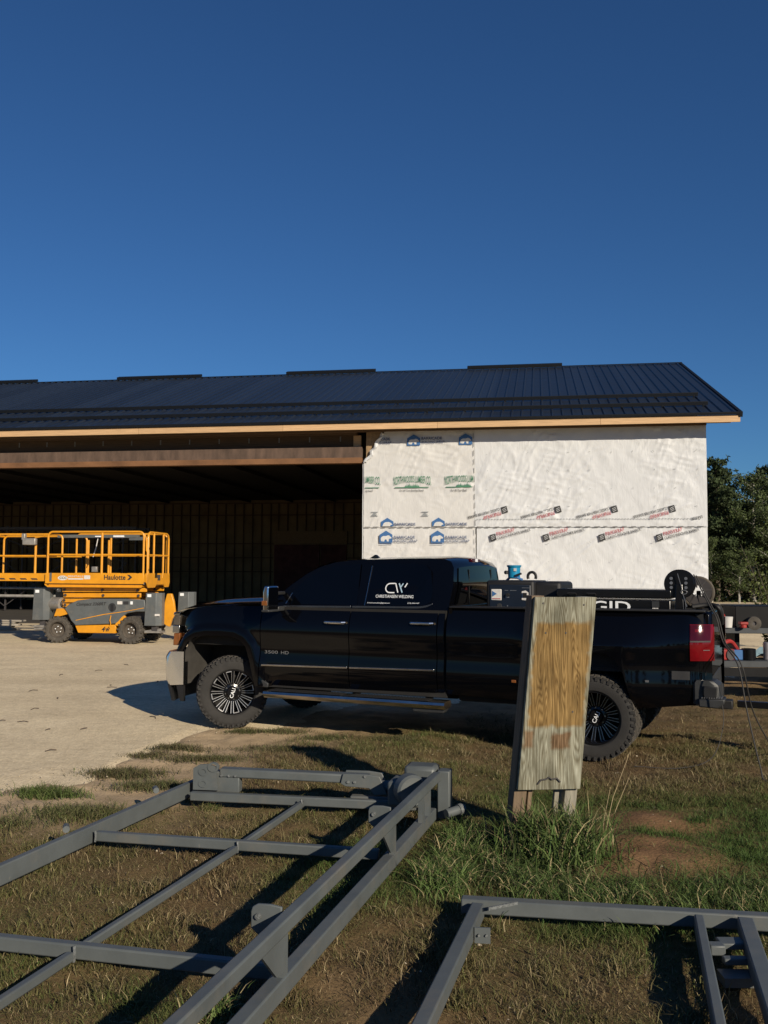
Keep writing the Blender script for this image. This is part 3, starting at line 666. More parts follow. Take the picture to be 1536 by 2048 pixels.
def glass_side(poly, name, parent, off=-.006, mat='tinted_glass'):
    me = bpy.data.meshes.new(name); bm = bmesh.new(); vs_ = [bm.verts.new((x, gh_y(z)+off, z)) for x, z in poly]; f = bm.faces.new(vs_)
    r_ = bmesh.ops.inset_region(bm, faces=[f], thickness=.001)
    ex = bmesh.ops.extrude_face_region(bm, geom=list(bm.faces)); bmesh.ops.translate(bm, verts=[g for g in ex['geom'] if isinstance(g, bmesh.types.BMVert)], vec=(0, .02, 0))
    bmesh.ops.recalc_face_normals(bm, faces=bm.faces); bmesh.ops.triangulate(bm, faces=bm.faces); bm.to_mesh(me); bm.free()
    o = put(name, me, mat, parent); return o
WF = [(.70, 1.452), (.80, 1.60), (.90, 1.705), (1.02, 1.79), (1.16, 1.857), (1.32, 1.90), (1.60, 1.915), (1.615, 1.456)]
WR = [(1.715, 1.458), (1.745, 1.916), (2.25, 1.922), (2.38, 1.905), (2.44, 1.84), (2.485, 1.62), (2.475, 1.51), (2.42, 1.475), (2.30, 1.464)]
for d, poly in zip(doors, (WF, WR)): glass_side(poly, 'window', d)
for poly in (WF, WR):
    o = glass_side(poly, 'window', TK); mirror_obj(o, TK); bpy.data.objects.remove(o, do_unlink=True)
glass_side([(1.625, 1.455), (1.705, 1.456), (1.735, 1.915), (1.612, 1.914)], 'pillar_cover', TK, -.004, 'paint')
glass_side([(1.706, 1.458), (1.713, 1.458), (1.744, 1.90), (1.739, 1.90)], 'pillar_glint', TK, -.010, 'chrome_dusty')  # thin chrome sliver standing in for the reflection at the window edge
glass_side([(.725, 1.46), (.735, 1.46), (.80, 1.58), (.795, 1.585)], 'quarter_trim', TK, -.010, 'chrome_dusty')
# belt trim, body-side trim, handles
def along(x0, x1, z0, z1, off, w, th, n=20, end=None):
    rings = []
    for t in np.linspace(0, 1, n):
        x = x0+(x1-x0)*t; z = z0+(z1-z0)*t+(end(x) if end else 0); y = float(side_y(x, z))+off
        rings.append([(x, y, z-w/2), (x, y-th, z-w/2), (x, y-th, z+w/2), (x, y, z+w/2)])
    return MB().loft(rings)
for d, (x0, x1, z0, z1) in zip(doors, ((.70, 1.545, 1.418, 1.428), (1.56, 2.49, 1.430, 1.440))):
    along(x0, x1, z0+.008, z1+.008, .0, .024, .012, end=(lambda x: .03*max(0, (x-2.3)/.19)**2)).build('belt_trim', 'trim_dark', d, bevel=.003)
for d, (x0, x1, z0, z1) in zip(doors, ((.465, 1.54, .752, .770), (1.565, 2.545, .771, .790))):
    along(x0, x1, z0, z1, 0, .024, .014).build('body_trim', 'chrome_dusty', d, bevel=.004)
for d, x0, z in ((doors[0], 1.25, 1.262), (doors[1], 2.27, 1.28)):
    y = float(side_y(x0+.13, z))
    h = MB().tube([(x0, y+.005, z), (x0+.03, y-.028, z), (x0+.13, y-.036, z+.001), (x0+.22, y-.030, z), (x0+.245, y+.005, z)], .0165, 10).build('handle', 'bright_chrome', d)
    MB().lathe([(0, -.006), (.012, -.006), (.014, 0)], 14, Matrix.Translation((x0+.275, y-.002, z))).build('lock', 'chrome', d)
# hidden far-side seams need nothing; badge and decals
lettering('3500', .50, float(side_y(.6, .90))-.006, .885, .036, .17, 'badge', doors[0], bold=.01); lettering('HD', .71, float(side_y(.75, .90))-.006, .885, .036, .10, 'badge', doors[0], bold=.01)
tl = -math.atan(.30)
def on_glass(body, x, z, h, w, mat, **kw): lettering(body, x, float(gh_y(z))-.010, z, h, w, mat, doors[1], tilt=tl, **kw)
on_glass('CHRISTIANSEN WELDING', 1.83, 1.545, .034, .44, 'decal_white', bold=.004)
on_glass('christiansenwelding@gmail.com', 1.735, 1.478, .018, .27, 'decal_white')
on_glass('(218) 556-0187', 2.21, 1.482, .017, .135, 'decal_white', bold=.004)
def stroke(pts, w):
    out = MB(); L_, R_ = [], []
    for i, p in enumerate(pts):
        a = Vector(pts[max(0, i-1)]); b = Vector(pts[min(len(pts)-1, i+1)]); t = (b-a).normalized(); n_ = Vector((-t.y, t.x))*w/2
        L_.append((p[0]+n_.x, p[1]+n_.y)); R_.append((p[0]-n_.x, p[1]-n_.y))
    v = [(x, float(gh_y(z))-.010, z) for x, z in L_+R_]; k = len(pts)
    out.add(v, [(i, i+1, k+i+1, k+i) for i in range(k-1)]); return out
arc = [(2.045, 1.602), (2.0, 1.602)]+[(1.99+.052*math.cos(a), 1.652+.050*math.sin(a)) for a in np.linspace(-1.7, -4.55, 12)]+[(2.035, 1.703), (2.05, 1.703), (2.085, 1.604)]
stroke(arc, .012).build('logo_stroke', 'decal_white', doors[1], smooth=False, recalc=False)
stroke([(2.09, 1.705), (2.135, 1.604)], .013).build('logo_stroke', 'decal_blue', doors[1], smooth=False, recalc=False)
stroke([(2.138, 1.704), (2.115, 1.665)], .012).build('logo_stroke', 'decal_blue', doors[1], smooth=False, recalc=False)
stroke([(2.185, 1.706), (2.160, 1.662)], .012).build('logo_stroke', 'decal_white', doors[1], smooth=False, recalc=False)
# windscreen and rear window
def gh_pane(k0, k1, t0, t1, u0, u1, off, name, mat='tinted_glass', nu=9, nt=5):
    A = np.zeros((nt, nu, 3))
    for i, t in enumerate(np.linspace(t0, t1, nt)):
        for j, u in enumerate(np.linspace(u0, u1, nu)):
            kk = k0+(k1-k0)*t; k = min(len(ring0)-2, int(kk)); f = kk-k; x = ring0[k][0]*(1-f)+ring0[k+1][0]*f; z = ring0[k][1]*(1-f)+ring0[k+1][1]*f
            c = 1-u*u; hw = W/2-gh_y(z)
            xx = x-((.16-.06*max(0, (kk-3)/2))*c if kk < 6 else 0)+(.03*c if kk > 11.5 else 0); A[i, j] = (xx+off[0], W/2+u*hw, z+off[1]+(.035*c if z > 1.86 else 0))
    return MB().grid(A).build(name, mat, TK, rim=0)
gh_pane(.6, 4.6, 0, 1, -.9, .9, (-.008, .008), 'windscreen', nt=12)
gh_pane(12.05, 13.75, 0, 1, -.86, .86, (.010, .0), 'rear_window', nt=8)
MB().box(2.715, 2.735, .62, .635, 1.47, 1.86).build('rear_window_frame', 'gloss_black', TK); MB().box(2.715, 2.735, 1.42, 1.435, 1.47, 1.86).build('rear_window_frame', 'gloss_black', TK)
bl = MB().box(2.60, 2.685, .88, 1.18, 1.945, 1.985).build('brake_light', 'red_lens_dark', TK, bevel=.008)
MB().box(2.64, 2.69, .99, 1.07, 1.95, 1.982).build('cargo_lamp', 'decal_white', bl)
MB().prism([(1.36, 1.985), (1.50, 1.985), (1.49, 2.0), (1.45, 2.035), (1.44, 2.035)], .98, 1.03).build('antenna', 'gloss_black', TK, bevel=.004)
# tow mirror
def mirror(parent):
    m = MB().loft([[(.655+dx*.5+.02, y, z) for dx, z in ((-.055, 1.385), (.07, 1.38), (.075, 1.66), (-.02, 1.665), (-.06, 1.60))] for y in (-.02, -.06, -.22, -.25)]).build('mirror', 'chrome', parent, bevel=.015, seg=3)
    MB().box(.706, .716, -.235, -.035, 1.40, 1.645).build('mirror_glass', 'tinted_glass', m)
    MB().box(.634, .70, -.258, -.05, 1.445, 1.50).build('mirror_lamp', 'amber_lens', m, bevel=.006)
    MB().box(.66, .72, -.03, .13, 1.375, 1.43).build('mirror_arm', 'grey_plastic', m, bevel=.012)
    MB().box(.66, .71, -.03, .14, 1.56, 1.60).build('mirror_arm', 'black_plastic', m, bevel=.01)
    MB().box(.63, .722, -.252, -.03, 1.372, 1.40).build('mirror_base', 'grey_plastic', m, bevel=.008)
    return m
mirror(TK)
# wheel liners, chassis, running board
def liner(cx, poly, y0=.06, y1=.62):
    A = np.array([[(x, y, z+.012) for y in (y0, y1)] for x, z in poly]); o = MB().grid(A).build('wheel_liner', 'liner', TK); mirror_obj(o, TK)
    s = MB().prism(poly+[(poly[-1][0], .45), (poly[0][0], .45)], y1, y1+.03).build('wheel_house', 'under', TK); mirror_obj(s, TK)
liner(0, [(-.60, .46), (-.585, .86)]+FA[2:]); liner(4.2, RA, -.05, .72)
for y0 in (.50, W-.62): MB().box(-.55, 5.2, y0, y0+.10, .52, .68).build('chassis_rail', 'under', TK)
MB().box(.9, 2.6, .62, W-.62, .42, .62).build('transmission', 'under', TK); MB().box(2.75, 3.65, .2, .62, .46, .80).build('fuel_tank', 'under', TK, bevel=.03)
for x in (0, 4.2):
    MB().tube([(x, .2, .415), (x, W-.2, .415)], .06, 12).build('axle', 'under', TK); MB().lathe([(0, -.16), (.13, -.1), (.16, 0), (.13, .1), (0, .16)], 16, Matrix.Translation((x, W/2, .415))).build('differential', 'under', TK)
MB().tube([(1.2, 1.3, .45), (3.6, 1.35, .45), (5.2, 1.6, .5)], .04, 10).build('exhaust', 'under', TK)
rb = MB().loft([[(x, -.045, .415), (x, -.06, .44), (x, -.05, .465), (x, .0, .475), (x, .14, .475), (x, .16, .44), (x, .14, .40), (x, -.02, .395)] for x in (.545, .56, 2.66, 2.69)]).build('running_board', 'chrome_dusty', TK, angle=30)
for x0, x1 in ((.62, 1.5), (1.62, 2.5)):
    mb = MB()
    mb.box(x0, x1, -.035, .12, .474, .482)
    for k in range(int((x1-x0)/.035)): mb.box(x0+.035*k, x0+.035*k+.018, -.03, .11, .482, .487)
    mb.build('step_pad', 'black_plastic', rb)
for x in (.75, 1.55, 2.4): MB().prism([(.10, .45), (.42, .62), (.42, .56), (.14, .41)], x, x+.06, 'x').build('bracket', 'grey_plastic', rb)
MB().prism([(2.30, .396), (2.68, .396), (2.66, .35), (2.33, .345)], .0, .12).build('drop_step', 'grey_plastic', rb, bevel=.01)
mirror_obj(rb, TK)  # far board, shaft, spare wheel and cross members added for occlusion under the truck
MB().tube([(1.0, 1.0, .47), (4.1, 1.03, .44)], .05, 10).build('drive_shaft', 'under', TK)
MB().lathe([(.0, -.11), (.36, -.11), (.39, -.06), (.39, .06), (.36, .11), (0, .11)], 28, Matrix.Translation((4.92, W/2, .62)) @ Matrix.Rotation(R(90), 4, 'X')).build('spare_wheel', 'rubber', TK)
for x in (.5, 1.6, 2.7, 3.5): MB().box(x, x+.14, .5, W-.5, .44, .58).build('cross_member', 'under', TK)
fl_ = MB().prism([(.36, .64), (.56, .545), (.55, .50), (.41, .505)], .03, .06).build('mud_guard', 'grey_plastic', TK, bevel=.008); mirror_obj(fl_, TK)
# bed interior, rails, tailgate
MB().box(2.70, 5.22, .12, W-.12, .86, .90).build('bed_floor', 'black_plastic', TK)
MB().box(2.685, 2.72, .10, W-.10, .62, 1.455).build('bed_front', 'paint', TK)
MB().box(2.72, 5.2, .14, .16, .9, 1.44).build('bed_inner', 'black_plastic', TK); MB().box(2.72, 5.2, W-.16, W-.14, .9, 1.44).build('bed_inner', 'black_plastic', TK)
for y0 in (.085, W-.20): MB().loft([[(x, y0, z+.0), (x, y0, z+.022), (x, y0+.115, z+.024), (x, y0+.115, z)] for x, z in ((2.69, 1.448), (4.0, 1.455), (5.22, 1.46))]).build('bed_rail_cap', 'black_plastic', TK, bevel=.008)
MB().box(5.20, 5.26, .16, W-.16, .82, 1.455).build('tailgate', 'paint', TK, bevel=.02)
def taillight():
    A = []
    z_ = np.linspace(1.0, 1.345, 14); pts = []
    for x in (5.085, 5.12, 5.17, 5.215, 5.245, 5.265): pts.append([(x+.012*(1.34-z)*0, float(side_y(x, z))-.012, z) for z in z_])
    back = [[(5.285, float(side_y(5.265, z))+.02, z) for z in z_], [(5.29, .20, z) for z in z_]]
    o = MB().grid(np.array(pts+back)).build('taillight', 'red_lens', TK, rim=.03)
    i2 = lambda x0, x1, z0, z1, m, n_: MB().grid(np.array([[(x, float(side_y(x, z))-.017, z) for z in np.linspace(z0, z1, 4)] for x in np.linspace(x0, x1, 5)])).build(n_, m, o)
    i2(5.09, 5.262, 1.195, 1.34, 'red_lens_dark', 'upper_lens'); i2(5.13, 5.20, 1.275, 1.30, 'red_lens', 'reflector'); i2(5.088, 5.262, 1.178, 1.192, 'black_plastic', 'lens_divider'); i2(5.20, 5.255, 1.10, 1.106, 'badge', 'lens_line')
    mirror_obj(o, TK)
taillight()
MB().grid(np.array([[(x, float(side_y(x, z))-.005, z) for z in (.82, .90)] for x in np.linspace(4.92, 5.08, 5)])).build('side_marker', 'black_plastic', TK)
MB().box(4.66, 4.72, -.004+float(side_y(4.7, .80)), .03+float(side_y(4.7, .80)), .79, .81).build('bed_badge', 'badge', TK)
o = MB().box(3.37, 3.42, float(side_y(3.4, .72))-.006, float(side_y(3.4, .72))+.02, .705, .735).build('marker_lamp', 'amber_lens', TK, bevel=.005)
# rear step bumper, receiver, ball mount
def rbump():
    rings = []
    for y, e in ((.03, .05), (.05, .015), (.12, 0), (.29, 0), (.34, 0), (W/2, 0), (W-.34, 0), (W-.29, 0), (W-.12, 0), (W-.05, .015), (W-.03, .05)):
        xm = 5.35 if y < .3 else 5.24
        rings.append([(5.10+e*.5, y, .60), (5.10+e*.5, y, .80), (5.14, y, .825), (xm-.05-e, y, .82), (xm-.005-e, y, .785), (xm-e, y, .63), (xm-.04-e, y, .585)])
    return MB().loft(rings)
rbm = rbump().build('rear_bumper', 'grey_plastic', TK, bevel=.01)
MB().prism([(5.19, .775), (5.33, .77), (5.31, .67), (5.20, .66)], .012, .031).build('corner_recess', 'black_plastic', rbm, bevel=.01)
cs = MB().prism([(5.16, .655), (5.39, .665), (5.38, .62), (5.33, .575), (5.16, .58)], -.02, .22).build('corner_step', 'grey_plastic', rbm, bevel=.012)
mb = MB()
for i in range(9):
    for j in range(5): mb.box(5.185+.021*i, 5.196+.021*i, -.02+.04*j, .005+.04*j, .664+.0005*i, .672+.0005*i)
mb.build('step_grip', 'badge', rbm)
MB().box(5.2, 5.40, .95, 1.11, .44, .53).build('receiver', 'black_plastic', TK, bevel=.01)
BMT = thing('ball_mount', 'black adjustable ball mount with two chrome balls on the truck hitch', 'hitch', (0, 0, 0), TK.rotation_euler.z)
BMT.location = (TK.matrix_basis @ Vector((5.44, 1.03, 0)))[:]
MB().box(0, .36, -.032, .032, .45, .515).build('shank', 'gloss_black', BMT, bevel=.006)
MB().box(.34, .40, -.04, .04, .17, .545).build('drop_plate', 'gloss_black', BMT, bevel=.006)
MB().box(.38, .56, -.055, .055, .30, .40).build('ball_block', 'black_plastic', BMT, bevel=.008)
for z0, sg in ((.41, 1), (.29, -1)):
    prof = [(0, 0), (.028, 0), (.028, .012), (.016, .016), (.016, .035), (.027, .046), (.034, .062), (.028, .08), (0, .09)]
    MB().lathe([(r, h*sg) for r, h in prof], 18, Matrix.Translation((.62, 0, z0)) @ Matrix.Rotation(R(90), 4, 'X')).build('ball', 'chrome', BMT)
MB().tube([(.62, 0, .27), (.62, 0, .43)], .03, 14).build('ball_post', 'chrome_dusty', BMT)
for dz in (.20, .33, .49): MB().tube([(.37, -.06, dz), (.37, .06, dz)], .011, 8).build('pin', 'chrome', BMT)

# wheels
def tyre_mesh():
    R0, w = .415, .155
    prof = [(.262, -w+.02), (.275, -w+.004), (.30, -w), (.345, -w-.002), (.375, -w+.004), (.392, -w+.018), (.398, -w+.05), (.398, w-.05), (.392, w-.018), (.375, w-.004), (.345, w), (.30, w), (.262, w-.02)]
    mb = MB().lathe(prof, 56)
    for k in range(40):
        a = 2*math.pi*k/40
        for row, (y0, y1, da, r1) in enumerate(((-w+.012, -w+.062, 0, R0-.004), (-.07, -.006, .5, R0), (.006, .07, 0, R0), (w-.062, w-.012, .5, R0-.004))):
            a2 = a+da*2*math.pi/40; M = Matrix.Rotation(-a2, 4, 'Y')
            mb.add([(r, y, t) for r in (.392, r1) for y in (y0, y1) for t in (-.022+(.006 if y > 0 else -.006), .020+(.006 if y == y1 else -.006))], [(0, 1, 3, 2), (4, 6, 7, 5), (0, 4, 5, 1), (2, 3, 7, 6), (0, 2, 6, 4), (1, 5, 7, 3)], M)
        M = Matrix.Rotation(-a-.03, 4, 'Y')          # shoulder lugs on the sidewall
        mb.add([(r, y, t) for r in (.366, .402) for y in (-w-.006, -w+.03) for t in (-.014, .014)], [(0, 1, 3, 2), (4, 6, 7, 5), (0, 4, 5, 1), (2, 3, 7, 6), (0, 2, 6, 4), (1, 5, 7, 3)], M)
    return mb.mesh('wheel', angle=30)
T_ME = tyre_mesh()
T_ME.materials.append(MATS['rubber']); T_ME.materials.append(MATS['rubber_dusty'])
for p in T_ME.polygons:
    c = p.center; r = math.hypot(c.x, c.z)
    if r > .3935 and abs(c.y) < .14: p.material_index = 1
RIM_ME = MB().lathe([(.266, -.128), (.262, -.134), (.252, -.134), (.246, -.12), (.236, -.05), (.236, .10), (.262, .125)], 48).mesh('rim')
DISC_ME = MB().lathe([(0, -.02), (.235, -.02), (.235, .0), (0, .0)], 32).mesh('brake_disc')
HUB_ME = MB().lathe([(0, -.118), (.058, -.118), (.066, -.112), (.070, -.10), (.098, -.092), (.104, -.07), (.104, -.02)], 32).mesh('hub')
sp, ed = MB(), MB()
for k in range(16):
    a = 2*math.pi*k/16; M = Matrix.Rotation(-a, 4, 'Y'); wi, wo = .010, .017
    sp.add([(.09, -.098, -wi), (.09, -.098, wi), (.25, -.112, -wo), (.25, -.112, wo), (.09, -.05, -wi), (.09, -.05, wi), (.25, -.05, -wo), (.25, -.05, wo)], [(0, 1, 3, 2), (4, 6, 7, 5), (0, 4, 5, 1), (2, 3, 7, 6), (0, 2, 6, 4), (1, 5, 7, 3)], M)
    for s in (-1, 1):
        if True:
            ed.add([(.105, -.1005, s*(wi-.000)), (.105, -.1005, s*(wi+.0032)), (.246, -.1145, s*(wo-.0035)), (.246, -.1145, s*(wo+.001)), (.105, -.09, s*wi), (.105, -.09, s*(wi+.0032)), (.246, -.10, s*(wo-.0035)), (.246, -.10, s*(wo+.001))], [(0, 1, 3, 2), (4, 6, 7, 5), (0, 4, 5, 1), (2, 3, 7, 6), (0, 2, 6, 4), (1, 5, 7, 3)], M)
    if k % 2 == 0:
        M2 = Matrix.Rotation(-a-math.pi/16, 4, 'Y'); q = .030
        ed.add([(r, y, t) for r in (.236, .245) for y in (-.116, -.105) for t in (-q, q)], [(0, 1, 3, 2), (4, 6, 7, 5), (0, 4, 5, 1), (2, 3, 7, 6), (0, 2, 6, 4), (1, 5, 7, 3)], M2)
SP_ME, ED_ME = sp.mesh('spokes'), ed.mesh('milled_edges')
bo = MB()
for k in range(8):
    a = 2*math.pi*k/8+.2; bo.lathe([(0, -.104), (.008, -.104), (.008, -.09)], 8, Matrix.Translation((.085*math.cos(a), 0, .085*math.sin(a))))
BO_ME = bo.mesh('lug_nuts')
CALI = text_mesh('CALI', .042, .115, 0, .01, 'CENTER')
def wheel(x, y, rz, far=False, spin=0., dish=0.):
    w = put('wheel', T_ME, None, TK, M=Matrix.Translation((x, y, .413)) @ Matrix.Diagonal((.98, .98, 1, 1)) @ Matrix.Rotation(rz+(math.pi if far else 0), 4, 'Z') @ Matrix.Rotation(spin, 4, 'Y'))
    I_ = Matrix.Translation((0, dish, 0)); put('rim', RIM_ME, 'gloss_black', w); put('brake_disc', DISC_ME, 'under', w, M=I_); put('spokes', SP_ME, 'gloss_black', w, M=I_); put('milled_edges', ED_ME, 'milled', w, M=I_); put('hub', HUB_ME, 'gloss_black', w, M=I_); put('lug_nuts', BO_ME, 'chrome_dusty', w, M=I_)
    put('lettering', CALI, 'decal_white', w, M=Matrix.Translation((.006, -.1205+dish, -.012)) @ FRONT @ Matrix.Rotation(R(74), 4, 'Z') @ Matrix.Translation((0, -.015, 0)))
    return w
wheel(0, .165, R(36), spin=.0); wheel(0, W-.165, R(36), True); wheel(4.2, .085, 0, spin=.13, dish=.13); wheel(4.2, W-.085, 0, True, dish=.13)
for y_ in (.43, W-.43): put('wheel', T_ME, None, TK, M=Matrix.Translation((4.2, y_, .413)) @ Matrix.Diagonal((.98, .98, 1, 1)))

# load in the bed
def bed_thing(name, label, cat, x, y, z, group=None): 
    o = thing(name, label, cat, (TK.matrix_basis @ Vector((x, y, z)))[:], TK.rotation_euler.z, group); o.scale = (.98, .98, .98); return o
pm('welder_blue', (.006, .011, .022), .45, var=.15, scale=5)
pm('bright_blue', (.01, .22, .40), .35, var=.15, scale=12)
pm('tag_white', (.62, .60, .57), .5, var=.15, scale=30)
pm('tan_hose', (.075, .062, .046), .7, var=.3, scale=14)
WD = bed_thing('welder_generator', 'dark blue welder generator with dials standing in the truck bed behind the cab', 'welder', 2.99, .42, .90)
MB().box(0, .53, 0, .62, 0, .845).build('housing', 'black_plastic', WD, bevel=.03, seg=3)
pn = MB().box(.035, .495, -.006, .02, .20, .80).build('control_panel', 'welder_blue', WD, bevel=.01)
MB().box(.06, .175, -.012, 0, .63, .75).build('label_plate', 'tag_white', pn, bevel=.012); MB().prism([(.075, .67), (.125, .70), (.075, .73)], -.016, -.011).build('label_print', 'print_blue', pn); MB().box(.075, .165, -.016, -.011, .645, .652).build('label_print', 'print_red', pn)
MB().lathe([(0, -.012), (.027, -.012), (.03, 0)], 20, Matrix.Translation((.15, -.002, .57))).build('gauge', 'grey_plastic', pn)
MB().lathe([(0, -.03), (.018, -.03), (.022, 0)], 12, Matrix.Translation((.245, -.002, .69))).build('knob', 'black_plastic', pn)
for x0, z0, w_, h_ in ((.27, .735, .07, .006), (.21, .735, .04, .006), (.22, .66, .04, .012), (.235, .53, .012, .05), (.40, .765, .09, .005)): MB().box(x0, x0+w_, -.010, -.004, z0, z0+h_).build('panel_mark', 'badge', pn)
MB().prism([(.40, .64), (.40, .73), (.44, .74), (.47, .72), (.475, .67), (.44, .635)], -.012, -.004).build('socket_plate', 'tag_white', pn); MB().box(.41, .455, -.02, -.008, .665, .715).build('socket', 'black_plastic', pn)
MB().box(.06, .19, -.012, 0, .44, .475).build('handle_strip', 'bright_blue', pn)
MB().box(.50, .80, .08, .70, .30, .835).build('engine_cover', 'black_plastic', WD, bevel=.04, seg=3)
MB().tube([(.43+.045*math.cos(a), .30, .885+.05*math.sin(a)) for a in np.linspace(-.5, math.pi+.5, 14)], .016, 8).build('lifting_eye', 'black_plastic', WD)
BC = bed_thing('air_filter_can', 'bright blue canister with black clamps on top of the welder generator', 'canister', 3.23, .66, 1.745)
MB().lathe([(0, 0), (.066, 0), (.068, .11), (.078, .118), (.08, .135), (0, .135)], 28, Matrix.Rotation(R(90), 4, 'X')).build('can', 'bright_blue', BC, loc=(0, 0, .03))
MB().tube([(-.09, -.02, .085), (-.06, -.05, .085)], .022, 8).build('clamp', 'black_plastic', BC); MB().tube([(.03, -.07, .05), (.10, -.06, .075)], .012, 8).build('clamp', 'black_plastic', BC)
MB().tube([(-.08, 0, .0), (-.04, -.03, .03), (.05, -.05, .028), (.10, -.02, .005)], .014, 8).build('hose', 'print_blue', BC)
MB().box(.015, .045, -.074, -.066, .10, .13).build('label', 'tag_white', BC)
JB = bed_thing('jobsite_box', 'long black jobsite tool box with white lettering lying in the truck bed', 'toolbox', 3.76, .40, .90)
MB().box(0, 1.14, 0, .60, 0, .66).build('case', 'gloss_black', JB, bevel=.01)
MB().box(-.01, 1.15, -.012, .61, .675, .765).build('lid', 'gloss_black', JB, bevel=.012)
lettering('RIDGID', -.01, -.004, .535, .11, .76, 'decal_white', JB, bold=.012)
for x0 in (.12, .32): MB().tube([(x0, -.01, .70), (x0, -.05, .72), (x0+.08, -.05, .72), (x0+.08, -.01, .70)], .008, 6).build('latch', 'black_plastic', JB)
MB().box(.96, 1.03, -.008, 0, .59, .65).build('plate', 'grey_plastic', JB); 
for k in range(4): MB().box(.965+.015*k, .975+.015*k, -.010, 0, .57, .584).build('plate_mark', 'tag_white', JB)
def reel(name, label, x, y, z, r, mat_rim, spokes):
    o = bed_thing(name, label, 'reel', x, y, .9)
    for yy in (-.06, .10):
        d = MB().lathe([(0, 0), (r, 0), (r+.004, .006), (r, .012), (0, .012)], 40).build('flange', mat_rim if yy > 0 or not spokes else 'steel_dark', o, loc=(0, yy, z-.9))
    MB().lathe([(r*.86, -.05), (r*.9, -.02), (r*.88, .03), (r*.9, .07), (r*.86, .10)], 32, Matrix.Translation((0, 0, z-.9))).build('wound_cable', 'rubber', o)
    MB().prism([(-.06, 0), (.07, 0), (.035, z-.9), (-.03, z-.9)], -.085, -.065).build('stand', 'gloss_black', o, bevel=.006)
    MB().prism([(-.06, 0), (.07, 0), (.035, z-.9), (-.03, z-.9)], .125, .14).build('stand', 'gloss_black', o, bevel=.006)
    return o
r1 = reel('cable_reel', 'black cable reel with round flange holes standing at the tailgate', 4.96, .45, 1.725, .142, 'gloss_black', False)
for x0 in (-.075, .065):
    for z0 in (-.035, .01, .055): 
        MB().lathe([(0, -.003), (.015, -.003), (.016, 0)], 12, Matrix.Translation((x0, -.061, .825+z0))).build('flange_hole', 'badge', r1)
MB().bar((-.01, -.09, .93), (.03, -.09, .78), .006, .006).build('crank', 'badge', r1); MB().tube([(.06+.028*math.cos(a)-.012, -.09, .745+.02*math.sin(a)) for a in np.linspace(0, 6.28, 14)], .005, 6).build('crank_ring', 'badge', r1); MB().bar((.04, -.09, .725), (.075, -.09, .60), .006, .006).build('crank', 'badge', r1)
r2 = bed_thing('hose_reel', 'tan rimmed spoked hose reel behind the black cable reel', 'reel', 5.09, .90, .9)
MB().tube([(.150*math.cos(a), 0, .735+.150*math.sin(a)) for a in np.linspace(0, 2*math.pi, 36, endpoint=False)], .02, 8, closed=True).build('rim', 'tan_hose', r2)
MB().lathe([(.06, -.05), (.14, -.05), (.14, .05), (.06, .05)], 28, Matrix.Translation((0, .03, .745))).build('drum', 'steel_dark', r2)
for k in range(8):
    a = k*math.pi/4+.2; MB().bar((.04*math.cos(a), -.02, .745+.04*math.sin(a)), (.145*math.cos(a), -.01, .735+.145*math.sin(a)), .014, .02, (0, 1, 0)).build('spoke', 'steel_dark', r2)
MB().prism([(-.07, 0), (.07, 0), (.02, .75), (-.02, .75)], .08, .10).build('stand', 'gloss_black', r2)
def T2W(x, y, z): return TK.matrix_basis @ Vector((x, y, z))
# welding leads hanging from the reel over the tail to the grass
def cat(pts, n=8):
    P = [np.array(p, float) for p in pts]; out = []
    P = [2*P[0]-P[1]]+P+[2*P[-1]-P[-2]]
    for i in range(1, len(P)-2):
        for t in np.linspace(0, 1, n, endpoint=False):
            p0, p1, p2, p3 = P[i-1:i+3]; out.append(tuple(.5*((2*p1)+(-p0+p2)*t+(2*p0-5*p1+4*p2-p3)*t*t+(-p0+3*p1-3*p2+p3)*t**3)))
    out.append(tuple(P[-2])); return out
pm('cable', (.035, .033, .031), .7, var=.2, scale=20)
ld = ((5.09, .47, 1.82), (5.17, .40, 1.66), (5.26, .30, 1.49), (5.31, .24, 1.40), (5.37, .16, 1.18))
c1 = [T2W(*p) for p in ld]+[Vector(gp(*p)) for p in ((3.22, 7.32, .98), (3.26, 7.25, .60), (3.32, 7.15, .15), (3.36, 7.10, .02), (3.6, 6.95, .015), (4.2, 6.9, .02))]
c2 = [T2W(p[0]+.02, p[1]+.03, p[2]-.01) for p in ld]+[Vector(gp(*p)) for p in ((3.27, 7.36, .98), (3.45, 7.55, .55), (3.72, 7.8, .20), (3.98, 8.2, .03), (4.5, 8.6, .02))]
tag(MB().tube(cat(c1), .0065, 8).build('welding_lead', 'cable'), 'black welding cable dropping from the cable reel straight down into the grass', 'cable')
tag(MB().tube(cat(c2), .0065, 8).build('welding_lead', 'cable'), 'black welding cable slanting away from the tailgate to the lawn beside the trailer', 'cable')
c3 = [T2W(5.33, .5, .58), T2W(5.34, .42, .35), T2W(5.25, .2, .08), T2W(5.0, -.1, .02), T2W(4.6, -.2, .02)]
tag(MB().tube(cat(c3), .004, 6).build('safety_wire', 'cable'), 'thin dark wire looping from under the rear bumper onto the grass', 'wire')
BG = bed_thing('gear_bag', 'black folded cable bundle hanging over the tailgate top', 'bundle', 5.24, .75, 1.46)
MB().tube(cat([(-.2, 0, .03), (-.05, .05, .05), (.05, 0, .03), (.08, .05, -.06), (.08, .1, -.14)]), .025, 8).build('bundle', 'black_plastic', BG); MB().tube(cat([(-.25, .2, .03), (0, .22, .04), (.07, .2, 0), (.08, .2, -.15)]), .018, 8).build('hose', 'rubber', BG)
